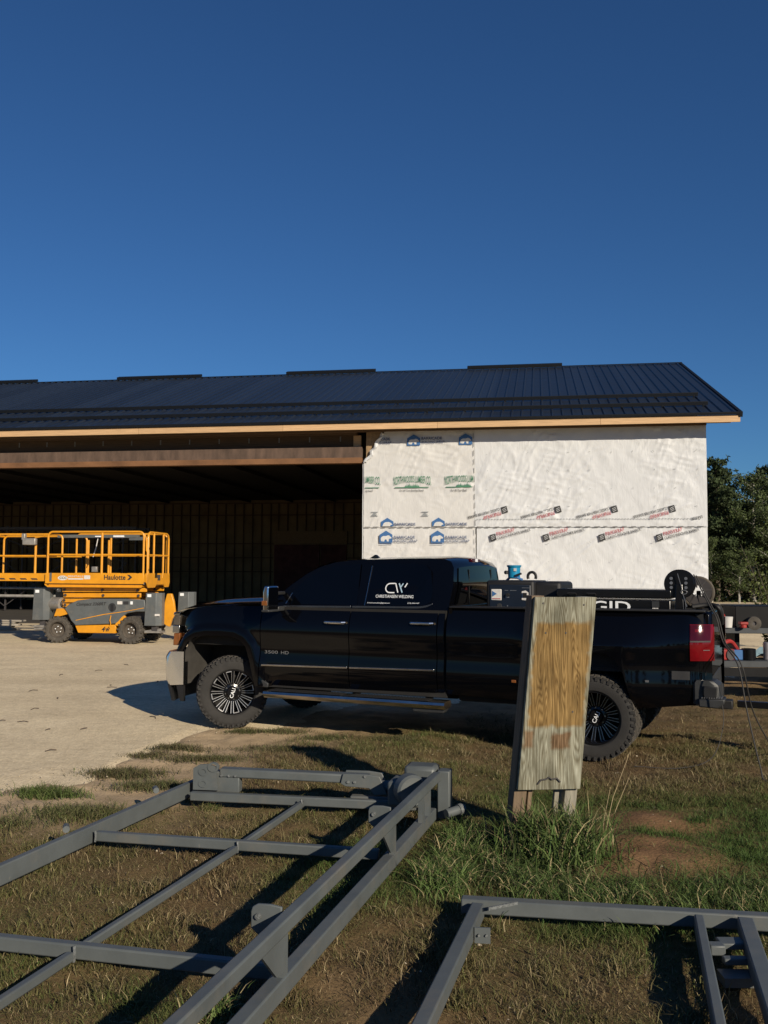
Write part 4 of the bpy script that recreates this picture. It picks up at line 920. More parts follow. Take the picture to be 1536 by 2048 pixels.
# ------------------------------------------------------------------ scissor lift
pm('lift_yellow', (.66, .28, .010), .42, var=.14, scale=5, coat=.15)
pm('lift_grey', (.095, .105, .108), .5, var=.15, scale=5)
pm('lift_tyre', (.075, .066, .055), .95, var=.4, scale=10, bump=.3)
pm('lift_rim', (.085, .07, .055), .85, var=.4, scale=9)
pm('muffler', (.34, .32, .29), .5, metal=.5, var=.3, scale=10)
LF = thing('scissor_lift', 'yellow and grey rough terrain scissor lift parked folded before the open bay', 'scissor lift', (-6.87, 22.45, 0), R(-8))
LF.scale = (.98, .98, .98)
def rail(pts, r=.026, name='guard_rail', mat='lift_yellow'): return MB().tube(pts, r, 10).build(name, mat, LF)
def rrect(x0, x1, z0, z1, y, rr=.12, n=5):       # inverted U with rounded upper corners
    p = [(x0, y, z0), (x0, y, z1-rr)]
    p += [(x0+rr-rr*math.cos(a), y, z1-rr+rr*math.sin(a)) for a in np.linspace(.2, math.pi/2, n)]
    p += [(x1-rr+rr*math.sin(a), y, z1-rr+rr*math.cos(a)) for a in np.linspace(0, math.pi/2-.2, n)]
    return p+[(x1, y, z1-rr), (x1, y, z0)]
YF = 1.52
# guard rails: near, far, gate end, extension
rail(rrect(-1.38, 1.12, 1.72, 2.76, 0)); rail([(.04, 0, 1.72), (.04, 0, 2.735)], .03, 'post'); rail([(-1.38, 0, 2.19), (1.12, 0, 2.19)], .024)
rail(rrect(-1.38, 1.12, 1.72, 2.76, YF)); rail([(-.42, YF, 1.72), (-.42, YF, 2.735)], .028, 'post'); rail([(.62, YF, 1.72), (.62, YF, 2.735)], .028, 'post'); rail([(-1.38, YF, 2.19), (1.12, YF, 2.19)], .024)
for x in (-1.02, -.45): rail([(x, YF-.06, 1.72), (x, YF-.06, 2.6)], .028, 'post')
def yz(pts, x): return [(x, y, z) for y, z in pts]
e = [(.06, 1.70), (.06, 2.62), (.10, 2.71), (.2, 2.755), (1.30, 2.755), (1.40, 2.71), (1.44, 2.62), (1.44, 1.70)]
rail(yz(e, 1.20)); rail(yz([(.06, 2.19), (1.44, 2.19)], 1.20), .022)
for y in (.45, 1.08): rail(yz([(y, 1.70), (y, 2.74)], 1.20), .026, 'post')
rail([(1.13, .0, 2.72), (1.17, .02, 2.60), (1.17, .05, 2.30), (1.20, .08, 2.22)], .018)
rail(rrect(-3.4, -1.05, 1.72, 2.70, .09)); rail([(-1.76, .09, 1.60), (-1.76, .09, 2.60)], .03, 'post'); rail([(-3.4, .09, 2.16), (-1.2, .09, 2.16)], .022); rail(rrect(-3.4, -1.05, 1.72, 2.70, YF-.09)); rail([(-3.4, YF-.09, 2.16), (-1.2, YF-.09, 2.16)], .022)
rail([(-3.4, .09, 2.69), (-3.4, YF-.09, 2.69)]); rail([(-1.9, .09, 2.45), (-1.75, .06, 2.62), (-1.5, .06, 2.66)], .02)
# deck, toe boards
MB().box(-1.43, 1.14, .03, YF-.03, 1.46, 1.50).build('deck', 'lift_grey', LF)
tb = MB().box(-1.43, 1.14, -.025, .0, 1.475, 1.735).build('toe_board', 'lift_yellow', LF, bevel=.008)
MB().box(-1.43, 1.14, YF, YF+.025, 1.475, 1.735).build('toe_board', 'lift_yellow', LF)
sl = MB().prism([(-1.44, 1.47), (-1.44, 1.44), (-1.36, 1.385), (1.08, 1.385), (1.08, 1.41), (-1.34, 1.41), (-1.41, 1.46)], -.02, .03).build('deck_edge', 'lift_yellow', LF)
MB().box(-1.36, 1.08, .03, YF-.1, 1.405, 1.455).build('deck_beam', 'lift_yellow', LF)
xb = MB().box(-3.4, -1.44, .06, .085, 1.53, 1.725).build('extension_toe_board', 'lift_yellow', LF)
MB().box(-3.4, -1.4, .09, YF-.09, 1.53, 1.57).build('extension_deck', 'lift_grey', LF)
for k in range(6): x = -1.66-.29*k; MB().prism([(x, 1.565), (x-.16, 1.565), (x-.20, 1.60), (x-.04, 1.60)], .054, .06).build('hazard_mark', 'print_black', xb)
ep = MB().prism([(.0, 1.74), (.50, 1.74), (.50, 1.62), (1.02, 1.62), (1.02, 1.74), (1.50, 1.74), (1.52, 1.50), (1.45, 1.38), (1.18, 1.38), (1.10, 1.45), (.62, 1.45), (.52, 1.38), (.10, 1.38), (.0, 1.50)], 1.19, 1.22, 'x').build('end_plate', 'lift_yellow', LF, bevel=.006)
MB().box(1.20, 1.23, .68, .84, 1.56, 1.70).build('gate_latch', 'steel_dark', LF)
lettering('Haulotte', .12, -.030, 1.575, .125, .56, 'print_black', tb, bold=.022)
MB().prism([(.72, 1.575), (.78, 1.575), (.85, 1.64), (.78, 1.70), (.72, 1.70), (.785, 1.64)], -.030, -.027).build('arrow_mark', 'print_black', tb)
MB().prism([(-.98+.13*math.cos(a)*1.0+.02, 1.615+.058*math.sin(a)) for a in np.linspace(0, 6.28, 20, endpoint=False)], -.029, -.026).build('sticker', 'tag_white', tb)
lettering('CCC', -1.045, -.032, 1.59, .055, .19, 'print_black', tb, bold=.02)
lettering('RENTALS', -.82, -.030, 1.635, .045, .40, 'tag_white', tb, bold=.008); MB().box(-.82, -.42, -.030, -.027, 1.575, 1.610).build('sticker', 'tag_white', tb); MB().box(-.40, -.24, -.030, -.027, 1.585, 1.68).build('sticker', 'tag_white', tb)
MB().box(-1.30, -1.25, -.045, -.02, 1.53, 1.74).build('hinge', 'lift_grey', tb)
# control box, document tube
cb = MB().box(-2.05, -1.70, -.06, .06, 2.43, 2.60).build('control_box', 'muffler', LF, bevel=.02); MB().box(-2.08, -1.98, -.05, .05, 2.55, 2.72).build('joystick_guard', 'muffler', cb, bevel=.02)
MB().box(-1.30, .85, .30, .38, 2.62, 2.70).build('cable_tray', 'lift_grey', LF); MB().box(.10, .55, YF-.05, YF-.02, 2.60, 2.69).build('light_bar', 'lift_grey', LF)
MB().box(.20, .48, .27, .295, 2.62, 2.68).build('label', 'decal_white', LF); MB().box(-.28, -.12, .27, .295, 2.63, 2.67).build('label', 'decal_white', LF)
rail([(-.50, .9, 2.62), (-.54, .9, 2.4), (-.62, .9, 2.15)], .012, 'cable', 'tag_white'); MB().box(-.66, -.52, .9, 1.0, 1.76, 1.90).build('junction_box', 'muffler', LF, bevel=.01)
# scissor pack
for k, (z0, z1) in enumerate(((1.26, 1.38), (1.12, 1.25), (1.00, 1.11), (.88, .99))):
    for y in (.16, YF-.24):
        a = MB().prism([(-1.06, z0), (.98 if k else 1.15, z0+.02), (.98 if k else 1.15, z1), (-1.06, z1-.015)], y+(k % 2)*.055, y+.05+(k % 2)*.055).build('scissor_arm', 'lift_yellow', LF, bevel=.01)
        for x in (-1.0, -.0, .92): MB().lathe([(0, -.02), (.035, -.02), (.035, 0)], 14, Matrix.Translation((x, y+(k % 2)*.055-.002, (z0+z1)/2))).build('pivot_pin', 'steel_dark', a)
MB().tube([(-.1, .7, .9), (.5, .7, 1.25)], .06, 12).build('lift_cylinder', 'steel_dark', LF)
# chassis
MB().box(-1.2, 1.35, .25, YF-.2, .42, .80).build('chassis', 'steel_dark', LF)
hd = MB().prism([(-.92, .86), (-.80, .97), (-.58, 1.06), (-.25, 1.10), (.60, 1.11), (1.16, 1.09), (1.20, .80), (.96, .80), (.72, .76), (.58, .66), (.50, .56), (.42, .50), (-.62, .44), (-.74, .56), (-.84, .74)], .02, .30).build('engine_hood', 'lift_grey', LF, bevel=.02)
lettering('Compact 3368RT', -.60, .012, .905, .10, .78, 'print_black', hd, shear=.3, bold=.018, rot=R(1.5))
MB().prism([(-.62, .56), (-.60, .58), (.10, .73), (.60, .80), (1.15, .90), (1.15, .885), (.60, .785), (.10, .71)], .012, .018).build('pinstripe', 'lift_yellow', hd)
MB().lathe([(0, -.004), (.10, -.004), (.105, 0)], 28, Matrix.Translation((.33, .02, .90))).build('hood_latch', 'grey_plastic', hd); MB().box(.30, .36, .0, .016, .80, .97).build('latch_handle', 'black_plastic', hd)
for x0, w_, mt in ((.46, .13, 'tag_white'), (.62, .13, 'print_black'), (.80, .06, 'decal_white')): MB().box(x0, x0+w_, .010, .018, .975, 1.05).build('sticker', mt, hd)
MB().tube([(.31, -.0, .70), (.30, -.03, .58), (.32, -.02, .50), (.28, -.02, .42)], .012, 6).build('ground_strap', 'lift_yellow', LF)
sk = MB().prism([(-.64, .44), (.42, .475), (.42, .26), (-.56, .26)], .04, .26).build('side_skirt', 'lift_yellow', LF, bevel=.015)
lettering('4', .06, .032, .30, .125, .095, 'print_black', sk, shear=.25, bold=.015); lettering('w', .165, .032, .30, .095, .115, 'print_black', sk, shear=.25, bold=.015)
MB().prism([(-1.21, .66), (-1.14, .85), (-1.0, .86), (-.78, .74), (-1.05, .66)], .05, .12).build('link_bracket', 'lift_yellow', LF, bevel=.008); MB().prism([(.40, .46), (.47, .62), (.62, .72), (.68, .66), (.56, .56), (.50, .44)], .03, .10).build('link_bracket', 'lift_yellow', LF, bevel=.008)
MB().lathe([(.09, -.18), (.165, -.17), (.17, .16), (.0, .17)], 22, Matrix.Translation((-1.24, .30, .96)) @ Matrix.Rotation(R(70), 4, 'Z')).build('muffler', 'muffler', LF); MB().lathe([(0, -.2), (.07, -.2), (.09, -.1)], 16, Matrix.Translation((-1.24, .30, .96)) @ Matrix.Rotation(R(70), 4, 'Z')).build('muffler_outlet', 'chrome_dusty', LF)
# stabiliser boxes
def stab(x, y, tall=.78, z0=.47):
    s_ = MB().loft([[(x-.20-.03*(1-t), y, z0+tall*t), (x+.06, y, z0+tall*t), (x+.17, y+.12, z0+tall*t), (x+.17, y+.30, z0+tall*t), (x-.20-.03*(1-t), y+.30, z0+tall*t)] for t in (0, 1)]).build('stabiliser', 'lift_grey', LF, bevel=.008)
    MB().box(x-.16, x-.06, y-.006, y+.002, z0+tall-.10, z0+tall-.03).build('label', 'decal_white', s_)
    MB().box(x-.07, x+.07, y+.08, y+.22, z0-.14, z0).build('stabiliser_leg', 'steel_dark', s_); MB().prism([(x-.22, z0-.17), (x+.22, z0-.17), (x+.14, z0-.13), (x-.14, z0-.13)], y-.02, y+.30).build('stabiliser_foot', 'muffler', s_)
    return s_
stab(-1.58, .10, .78, .56); stab(1.40, .0, .80, .46); stab(1.78, YF-.30, .80, .46); stab(-1.58, YF-.3, .78, .56)
MB().prism([(1.54, .50), (1.56, 1.02), (1.62, 1.24), (1.74, 1.24), (1.80, 1.05), (1.84, .75), (1.76, .62), (1.70, .42), (1.60, .46)], .30, .40).build('end_link', 'lift_yellow', LF, bevel=.015); MB().box(1.36, 1.56, .28, .32, 1.18, 1.24).build('end_link_bar', 'lift_yellow', LF)
MB().box(1.44, 1.56, -.01, .01, .70, .75).build('label', 'tag_white', LF)
MB().tube([(1.15, .1, .30), (1.55, .15, .36)], .04, 8).build('steer_link', 'muffler', LF); MB().tube([(-1.75, .15, .34), (-1.3, .12, .36)], .05, 8).build('steer_link', 'muffler', LF)
def lift_tyre():
    mb = MB().lathe([(.19, -.10), (.215, -.125), (.27, -.135), (.305, -.12), (.312, -.08), (.312, .08), (.305, .12), (.27, .135), (.19, .11)], 36)
    for k in range(18):
        for s in (-1, 1):
            a = 2*math.pi*(k+(.5 if s > 0 else 0))/18; M = Matrix.Rotation(-a, 4, 'Y')
            mb.add([(.305, s*.13, -.022), (.305, s*.13, .022), (.30, s*.0, .03), (.30, s*.0, .066), (.336, s*.13, -.018), (.336, s*.13, .018), (.338, s*.0, .034), (.338, s*.0, .062)], [(0, 1, 3, 2), (4, 6, 7, 5), (0, 4, 5, 1), (2, 3, 7, 6), (0, 2, 6, 4), (1, 5, 7, 3)], M)
            mb.add([(r, y, t) for r in (.262, .334) for y in (s*.118, s*.142) for t in (-.02, .018)], [(0, 1, 3, 2), (4, 6, 7, 5), (0, 4, 5, 1), (2, 3, 7, 6), (0, 2, 6, 4), (1, 5, 7, 3)], M)
    return mb.mesh('wheel', angle=30)
LT = lift_tyre(); LR = MB().lathe([(.20, -.115), (.192, -.12), (.18, -.10), (.17, -.02), (.10, -.005), (.09, -.03), (0, -.035)], 32).mesh('rim')
nb = MB()
for k in range(5):
    a = 2*math.pi*k/5+.3; nb.lathe([(0, -.05), (.013, -.05), (.013, -.02)], 8, Matrix.Translation((.075*math.cos(a), 0, .075*math.sin(a))))
LN = nb.mesh('wheel_bolts')
for x, y, rz in ((-1.11, .14, R(10)), (.80, .14, R(-4)), (-1.11, YF-.14, R(10)+math.pi), (.80, YF-.14, math.pi)):
    w = put('wheel', LT, 'lift_tyre', LF, M=Matrix.Translation((x, y, .335)) @ Matrix.Rotation(rz, 4, 'Z') @ Matrix.Rotation(.12*x, 4, 'Y')); put('rim', LR, 'lift_rim', w); put('wheel_bolts', LN, 'decal_white', w)
# ------------------------------------------------------------------ grey steel door frames lying on the grass
pm('primer', (.098, .110, .112), .46, var=.16, scale=4, bump=.06, bscale=40, spec=.45, rvar=.1)
def worn(m, layers=((2.2, .52, .74, (.135, .13, .115), 8, 0.), (14, .66, .74, (.17, .165, .15), 8, 0.), (30, .70, .76, (.05, .045, .04), 8, 0.), (6, .70, .78, (.12, .075, .045), 9, .5))):
    N, L = m.node_tree.nodes, m.node_tree.links; b = N['Principled BSDF']; src = b.inputs['Base Color'].links[0].from_socket
    tc = N.new('ShaderNodeTexCoord')
    def layer(src, scale, lo, hi, col, det=8, dist=0.):
        nz = N.new('ShaderNodeTexNoise'); nz.inputs['Scale'].default_value = scale; nz.inputs['Detail'].default_value = det; nz.inputs['Roughness'].default_value = .7; nz.inputs['Distortion'].default_value = dist; L.new(tc.outputs['Object'], nz.inputs['Vector'])
        r = N.new('ShaderNodeMapRange'); r.inputs['From Min'].default_value = lo; r.inputs['From Max'].default_value = hi; L.new(nz.outputs[0], r.inputs[0])
        x = N.new('ShaderNodeMix'); x.data_type = 'RGBA'; L.new(r.outputs[0], x.inputs['Factor']); L.new(src, x.inputs['A']); x.inputs['B'].default_value = (*col, 1); return x.outputs['Result']
    for sc, lo, hi, cl_, dt, ds in layers: src = layer(src, sc, lo, hi, cl_, dt, ds)
    L.new(src, b.inputs['Base Color'])
worn(MATS['primer'])
worn(MATS['lift_yellow'], ((3.5, .56, .78, (.46, .20, .03), 8, 0.), (22, .69, .75, (.10, .07, .04), 8, 0.)))
worn(MATS['lift_grey'], ((3, .52, .76, (.15, .145, .13), 8, 0.), (26, .69, .75, (.20, .19, .17), 8, 0.)))
pm('weld', (.14, .15, .15), .5, var=.4, scale=60, bump=.6, bscale=120)
FRM = thing('door_frame', 'large grey painted steel door frame with a trussed side and hydraulic cylinder lying on the lawn', 'steel frame')
def sbar(p, q, w, h, name='frame_tube', par=FRM, bev=.008): return MB().bar(gp(*p), gp(*q), w, h).build(name, 'primer', par, bevel=bev)
# left rail (runs past the camera's left)
lr0, lr1 = (-1.52, 6.62, .085), (-2.80, 3.05, .085); sbar(lr0, lr1, .05, .115, 'side_rail')
# truss: lower and upper chord
lo0, lo1 = (.36, 5.95, .075), (-1.02, 1.75, .075); sbar(lo0, lo1, .068, .085, 'lower_chord')
up0, up1 = (.40, 5.97, .335), (-1.00, 1.75, .335); sbar(up0, up1, .055, .063, 'upper_chord')
def on_truss(y, z, dx=0.): t = (5.96-y)/4.21; return Vector(gp(.38-1.39*t+dx, y, z))
tdir = (Vector(gp(*lo1))-Vector(gp(*lo0))).normalized(); tn = Vector((tdir.y, -tdir.x, 0)); tn = tn if tn.x > 0 else -tn
for y in (5.00, 3.52, 2.35):
    p = on_truss(y, .0); v = MB().bar(p+Vector((0, 0, .117)), p+Vector((0, 0, .305)), .05, .03, tn).build('upright', 'primer', FRM)
    for s in (1,):                                            # gusset plate and hinge tab
        c = p-tdir*.13; a = p-tdir*-.035
        pts = [p-tdir*.02+tn*.02, p+tdir*.26+tn*.02]
        P = []
        for off in (.005, .017):
            q = tn*off; P += [p+tdir*.02+q+Vector((0, 0, .14)), p+tdir*.10+q+Vector((0, 0, .15)), p+tdir*.27+q+Vector((0, 0, .302)), p+tdir*.02+q+Vector((0, 0, .302))]
        MB().add(P, [(0, 1, 2, 3), (7, 6, 5, 4), (0, 4, 5, 1), (1, 5, 6, 2), (2, 6, 7, 3), (3, 7, 4, 0)]).build('gusset', 'primer', FRM)
    tb_ = []
    base = p-tn*.05
    for off in (0, .016):
        for k in ((.02, .16), (.02, .37), (-.03, .376), (-.09, .374), (-.115, .36), (-.122, .34), (-.122, .27)): tb_.append(base-tdir*(off+.06)+tn*(k[0])+Vector((0, 0, k[1])))
    n_ = 7
    hb = MB().add(tb_, [tuple(range(n_)), tuple(range(2*n_-1, n_-1, -1))]+[(i, i+n_, (i+1) % n_+n_, (i+1) % n_) for i in range(n_)]).build('hinge_tab', 'primer', FRM, bevel=.004)
    MB().tube([tuple(base-tdir*.045-tn*.085+Vector((0, 0, .325))), tuple(base-tdir*.095-tn*.085+Vector((0, 0, .325)))], .013, 8).build('bolt', 'weld', hb)
# cross members
sbar((-1.90, 5.42, .078), (-.02, 5.10, .078), .05, .062, 'cross_member'); sbar((-2.42, 4.02, .078), (-.44, 3.63, .078), .052, .066, 'cross_member'); sbar((-1.50, 6.37, .078), (.20, 6.13, .078), .055, .066, 'cross_member')
sbar((-3.0, 2.62, .078), (-.86, 2.30, .078), .052, .066, 'cross_member')
# thin purlins between the cross members
sbar((-.61, 6.20, .07), (-.905, 5.29, .07), .038, .045, 'purlin'); sbar((-.935, 5.20, .07), (-1.40, 3.88, .07), .038, .045, 'purlin'); sbar((-1.43, 3.78, .07), (-1.86, 2.50, .07), .038, .045, 'purlin')
for p in ((-1.895, 5.385, .12), (-.925, 5.21, .115), (-1.415, 3.78, .115), (-.615, 6.16, .115)):
    p = gp(*p); MB().tube([(p[0]-.0, p[1], p[2]-.07), (p[0]+.005, p[1]-.005, p[2]-.03), (p[0], p[1], p[2])], .007, 6).build('weld_bead', 'weld', FRM)
for p in (gp(-1.70, 6.22), gp(-2.02, 5.30)): MB().tube([(p[0]-.045, p[1]+.03, .165), (p[0]-.02, p[1]-.04, .165)], .022, 10).build('lug', 'primer', FRM)
# hydraulic arm along the far rail
hdir = Vector(gp(1.60, -.19)).normalized(); hn = Vector((hdir.y, -hdir.x, 0))
def hp(s, o, z): q = Vector(gp(-1.47, 6.50))+hdir*s+hn*o; return (q.x, q.y, z*.82)
arm = MB().bar(hp(.18, 0, .285), hp(1.36, 0, .27), .10, .068).build('hydraulic_arm', 'primer', FRM, bevel=.012)
MB().bar(hp(.0, 0, .20), hp(.34, 0, .20), .09, .16).build('arm_bracket', 'primer', FRM, bevel=.01)
MB().prism([(0, .13), (.0, .33), (.05, .365), (.12, .37), (.18, .35), (.20, .13)], -.075, -.06, M=Matrix.Translation(hp(-.02, 0, 0)) @ Matrix.Rotation(math.atan2(hdir.y, hdir.x), 4, 'Z') @ Matrix.Diagonal((1, 1, .82, 1))).build('bracket_plate', 'primer', FRM)
M0 = Matrix.Translation(hp(0, 0, 0)) @ Matrix.Rotation(math.atan2(hdir.y, hdir.x), 4, 'Z') @ Matrix.Diagonal((1, 1, .82, 1))
for x, z, r in ((.06, .30, .038), (.06, .19, .036), (.14, .345, .045)): MB().lathe([(r*.62, -.082), (r, -.082), (r, -.055), (r*.62, -.055)], 20, M0 @ Matrix.Translation((x, 0, z))).build('pin_boss', 'primer', FRM)
for x in (.02, .09, .15, .20, .26, .31): MB().lathe([(0, -.062), (.011, -.062), (.011, -.05)], 8, M0 @ Matrix.Translation((x, 0, .265))).build('bolt', 'weld', FRM)
MB().prism([(1.14, .235), (1.16, .325), (1.34, .325), (1.44, .31), (1.47, .23), (1.50, .15), (1.40, .14), (1.36, .20), (1.18, .21)], -.072, -.056, M=M0).build('arm_plate', 'primer', FRM, bevel=.004)
MB().prism([(1.14, .235), (1.16, .325), (1.34, .325), (1.44, .31), (1.47, .23), (1.50, .15), (1.40, .14), (1.36, .20), (1.18, .21)], .056, .072, M=M0).build('arm_plate', 'primer', FRM, bevel=.004)
for x, z in ((1.20, .255), (1.25, .255), (1.33, .31)): MB().lathe([(0, -.085), (.012, -.085), (.012, -.07)], 8, M0 @ Matrix.Translation((x, 0, z))).build('bolt', 'weld', FRM)
MB().tube([hp(1.40, 0, .20), hp(1.72, .02, .20)], .05, 16).build('cylinder_rod', 'primer', FRM); MB().lathe([(.052, 0), (.075, 0), (.075, .03), (.052, .03)], 20, Matrix.Translation(hp(1.62, .01, .20)) @ Matrix.Rotation(math.atan2(hdir.y, hdir.x)-math.pi/2, 4, 'Z')).build('rod_collar', 'primer', FRM)
MB().bar(hp(1.22, .06, .078), hp(1.72, .06, .078), .08, .09).build('cross_member', 'primer', FRM, bevel=.008)
MB().prism([(1.66, .14), (1.66, .27), (1.71, .30), (1.82, .30), (1.82, .14)], -.10, -.085, M=M0).build('clevis_plate', 'primer', FRM)
# motor block and end box at the truss head
hb_ = on_truss(5.95, 0)
MB().box(-.15, .11, -.13, .13, .10, .28).build('gear_housing', 'primer', FRM, bevel=.02, loc=(hb_.x-.16, hb_.y+.18, 0), rot=(0, 0, R(-14)))
MB().box(-.14, .10, .0, .20, .24, .37).build('motor', 'primer', FRM, bevel=.03, loc=(hb_.x-.08, hb_.y+.16, 0), rot=(0, 0, R(-14)))
MB().lathe([(0, -.06), (.10, -.06), (.115, -.04), (.115, .04), (0, .06)], 24, Matrix.Translation((hb_.x-.17, hb_.y+.04, .23)) @ Matrix.Rotation(R(20), 4, 'Z')).build('sprocket', 'primer', FRM)
MB().bar(tuple(hb_+Vector((.07, .06, .19))), tuple(hb_+Vector((.10, .18, .19))), .09, .34).build('end_plate', 'primer', FRM, bevel=.008)
for y in (5.62, 5.78): 
    p = on_truss(y, 0); MB().bar(p+Vector((0, 0, .117)), p+Vector((0, 0, .305)), .06, .03, tn).build('upright', 'primer', FRM)
MB().tube([(hb_.x+.08, hb_.y-.10, .10), (hb_.x+.21, hb_.y-.02, .12)], .032, 14).build('pivot_shaft', 'primer', FRM); MB().tube([(hb_.x+.17, hb_.y-.045, .114), (hb_.x+.195, hb_.y-.03, .118)], .040, 14).build('shaft_collar', 'weld', FRM)

FR2 = thing('gate_frame', 'grey welded steel frame with two inner bars lying on the lawn before the wooden post', 'steel frame')
def sb2(p, q, w, h, name='frame_tube'): return MB().bar(gp(*p), gp(*q), w, h).build(name, 'primer', FR2, bevel=.008)
sb2((.42, 4.34, .085), (3.2, 3.98, .085), .07, .075, 'end_rail'); sb2((.50, 4.27, .085), (-.36, 1.55, .085), .066, .075, 'side_rail')
sb2((1.595, 4.13, .085), (.80, 1.55, .085), .045, .083, 'inner_bar'); sb2((1.815, 4.10, .085), (1.02, 1.50, .085), .075, .083, 'inner_bar')
MB().bar(gp(.54, 4.17, .13), gp(.70, 4.245, .13), .010, .015).build('corner_brace', 'weld', FR2); MB().box(-.035, .04, -.010, 0, .05, .122).build('bracket', 'primer', FR2, loc=gp(.485, 3.98, 0), rot=(0, 0, R(-6)))
for dx in (-.02, .04): MB().tube([gp(.48+dx*.6, 3.96, .09), gp(.48+dx*.6, 3.985, .09)], .006, 8).build('bolt', 'weld', FR2)
MB().box(-.03, .04, -.03, .03, .06, .105).build('clamp', 'primer', FR2, loc=gp(1.565, 3.86, 0), bevel=.006); MB().box(-.05, .07, -.035, .05, .07, .10).build('clamp', 'primer', FR2, loc=gp(1.65, 3.90, 0), bevel=.006); MB().box(-.05, .06, -.02, .025, .05, .08).build('clamp', 'primer', FR2, loc=gp(1.62, 3.78, 0), bevel=.006); MB().box(-.07, .08, -.08, .02, .0, .04).build('clamp_foot', 'primer', FR2, loc=gp(1.60, 3.74, 0))

# ------------------------------------------------------------------ wooden post board
def wood_material():
    m = bpy.data.materials.new('weathered_wood'); m.use_nodes = True; MATS['weathered_wood'] = m
    N, L = m.node_tree.nodes, m.node_tree.links; b = N['Principled BSDF']; b.inputs['Roughness'].default_value = .8; b.inputs['Specular IOR Level'].default_value = .2
    tc = N.new('ShaderNodeTexCoord'); mp = N.new('ShaderNodeMapping'); mp.inputs['Scale'].default_value = (1.9, 1, .16); L.new(tc.outputs['Object'], mp.inputs[0])
    nz = N.new('ShaderNodeTexNoise'); nz.inputs['Scale'].default_value = 4.2; nz.inputs['Detail'].default_value = 2.0; nz.inputs['Distortion'].default_value = .25; L.new(mp.outputs[0], nz.inputs['Vector'])
    mu = N.new('ShaderNodeMath'); mu.operation = 'MULTIPLY'; mu.inputs[1].default_value = 34; L.new(nz.outputs[0], mu.inputs[0])
    fr_ = N.new('ShaderNodeMath'); fr_.operation = 'PINGPONG'; fr_.inputs[1].default_value = .5; L.new(mu.outputs[0], fr_.inputs[0])
    rp = N.new('ShaderNodeValToRGB'); rp.color_ramp.elements[0].position = .02; rp.color_ramp.elements[0].color = (.52, .48, .42, 1); rp.color_ramp.elements[1].position = .45; rp.color_ramp.elements[1].color = (1, 1, 1, 1); L.new(fr_.outputs[0], rp.inputs[0])
    fine = N.new('ShaderNodeTexNoise'); fine.inputs['Scale'].default_value = 9; fine.inputs['Detail'].default_value = 6; mp2 = N.new('ShaderNodeMapping'); mp2.inputs['Scale'].default_value = (11, 9, .45); L.new(tc.outputs['Object'], mp2.inputs[0]); L.new(mp2.outputs[0], fine.inputs['Vector'])
    rf = N.new('ShaderNodeValToRGB'); rf.color_ramp.elements[0].position = .34; rf.color_ramp.elements[0].color = (.55, .52, .47, 1); rf.color_ramp.elements[1].position = .62; rf.color_ramp.elements[1].color = (1, 1, 1, 1); L.new(fine.outputs[0], rf.inputs[0])
    # a sign once covered the middle: fresh yellow wood where it shaded the board, rust-stained marks below
    sx = N.new('ShaderNodeSeparateXYZ'); L.new(tc.outputs['Object'], sx.inputs[0])
    wob = N.new('ShaderNodeTexNoise'); wob.inputs['Scale'].default_value = 14; L.new(tc.outputs['Object'], wob.inputs['Vector'])
    def op(o, a, c):
        q = N.new('ShaderNodeMath'); q.operation = o; q.use_clamp = o == 'MULTIPLY'
        for i, v in enumerate((a, c)):
            if isinstance(v, (int, float)): q.inputs[i].default_value = v
            else: L.new(v, q.inputs[i])
        return q.outputs[0]
    wv2 = N.new('ShaderNodeMath'); wv2.operation = 'MULTIPLY'; L.new(op('SUBTRACT', wob.outputs[0], .5), wv2.inputs[0]); wv2.inputs[1].default_value = .06
    zc = op('ADD', sx.outputs[2], wv2.outputs[0]); xc = op('ADD', sx.outputs[0], wv2.outputs[0])
    # undo the lean so that the rectangle follows the board
    xr = N.new('ShaderNodeMath'); xr.operation = 'MULTIPLY_ADD'; L.new(sx.outputs[2], xr.inputs[0]); xr.inputs[1].default_value = -.098; L.new(xc, xr.inputs[2]); xr = xr.outputs[0]
    def rect(x0, x1, z0, z1, soft=.012):
        def step(v, e, up):
            r = N.new('ShaderNodeMapRange'); r.inputs['From Min'].default_value = e-soft; r.inputs['From Max'].default_value = e+soft
            r.inputs['To Min'].default_value = 0 if up else 1; r.inputs['To Max'].default_value = 1 if up else 0; L.new(v, r.inputs[0]); return r.outputs[0]
        return op('MULTIPLY', op('MULTIPLY', step(xr, x0, True), step(xr, x1, False)), op('MULTIPLY', step(zc, z0, True), step(zc, z1, False)))
    def mix(f, a, c):
        x = N.new('ShaderNodeMix'); x.data_type = 'RGBA'
        if isinstance(f, float): x.inputs['Factor'].default_value = f
        else: L.new(f, x.inputs['Factor'])
        for k, v in (('A', a), ('B', c)):
            if isinstance(v, tuple): x.inputs[k].default_value = (*v, 1)
            else: L.new(v, x.inputs[k])
        return x.outputs['Result']
    base = mix(rect(-.012, .372, .80, 1.50), (.37, .37, .30), (.33, .215, .085))
    base = mix(op('MULTIPLY', rect(-.035, .035, .66, .775), .8), base, (.26, .15, .075)); base = mix(op('MULTIPLY', rect(.165, .29, .655, .76), .85), base, (.25, .14, .07))
    def mul(a, c):
        x = N.new('ShaderNodeMix'); x.data_type = 'RGBA'; x.blend_type = 'MULTIPLY'; x.inputs['Factor'].default_value = 1; L.new(a, x.inputs['A']); L.new(c, x.inputs['B']); return x.outputs['Result']
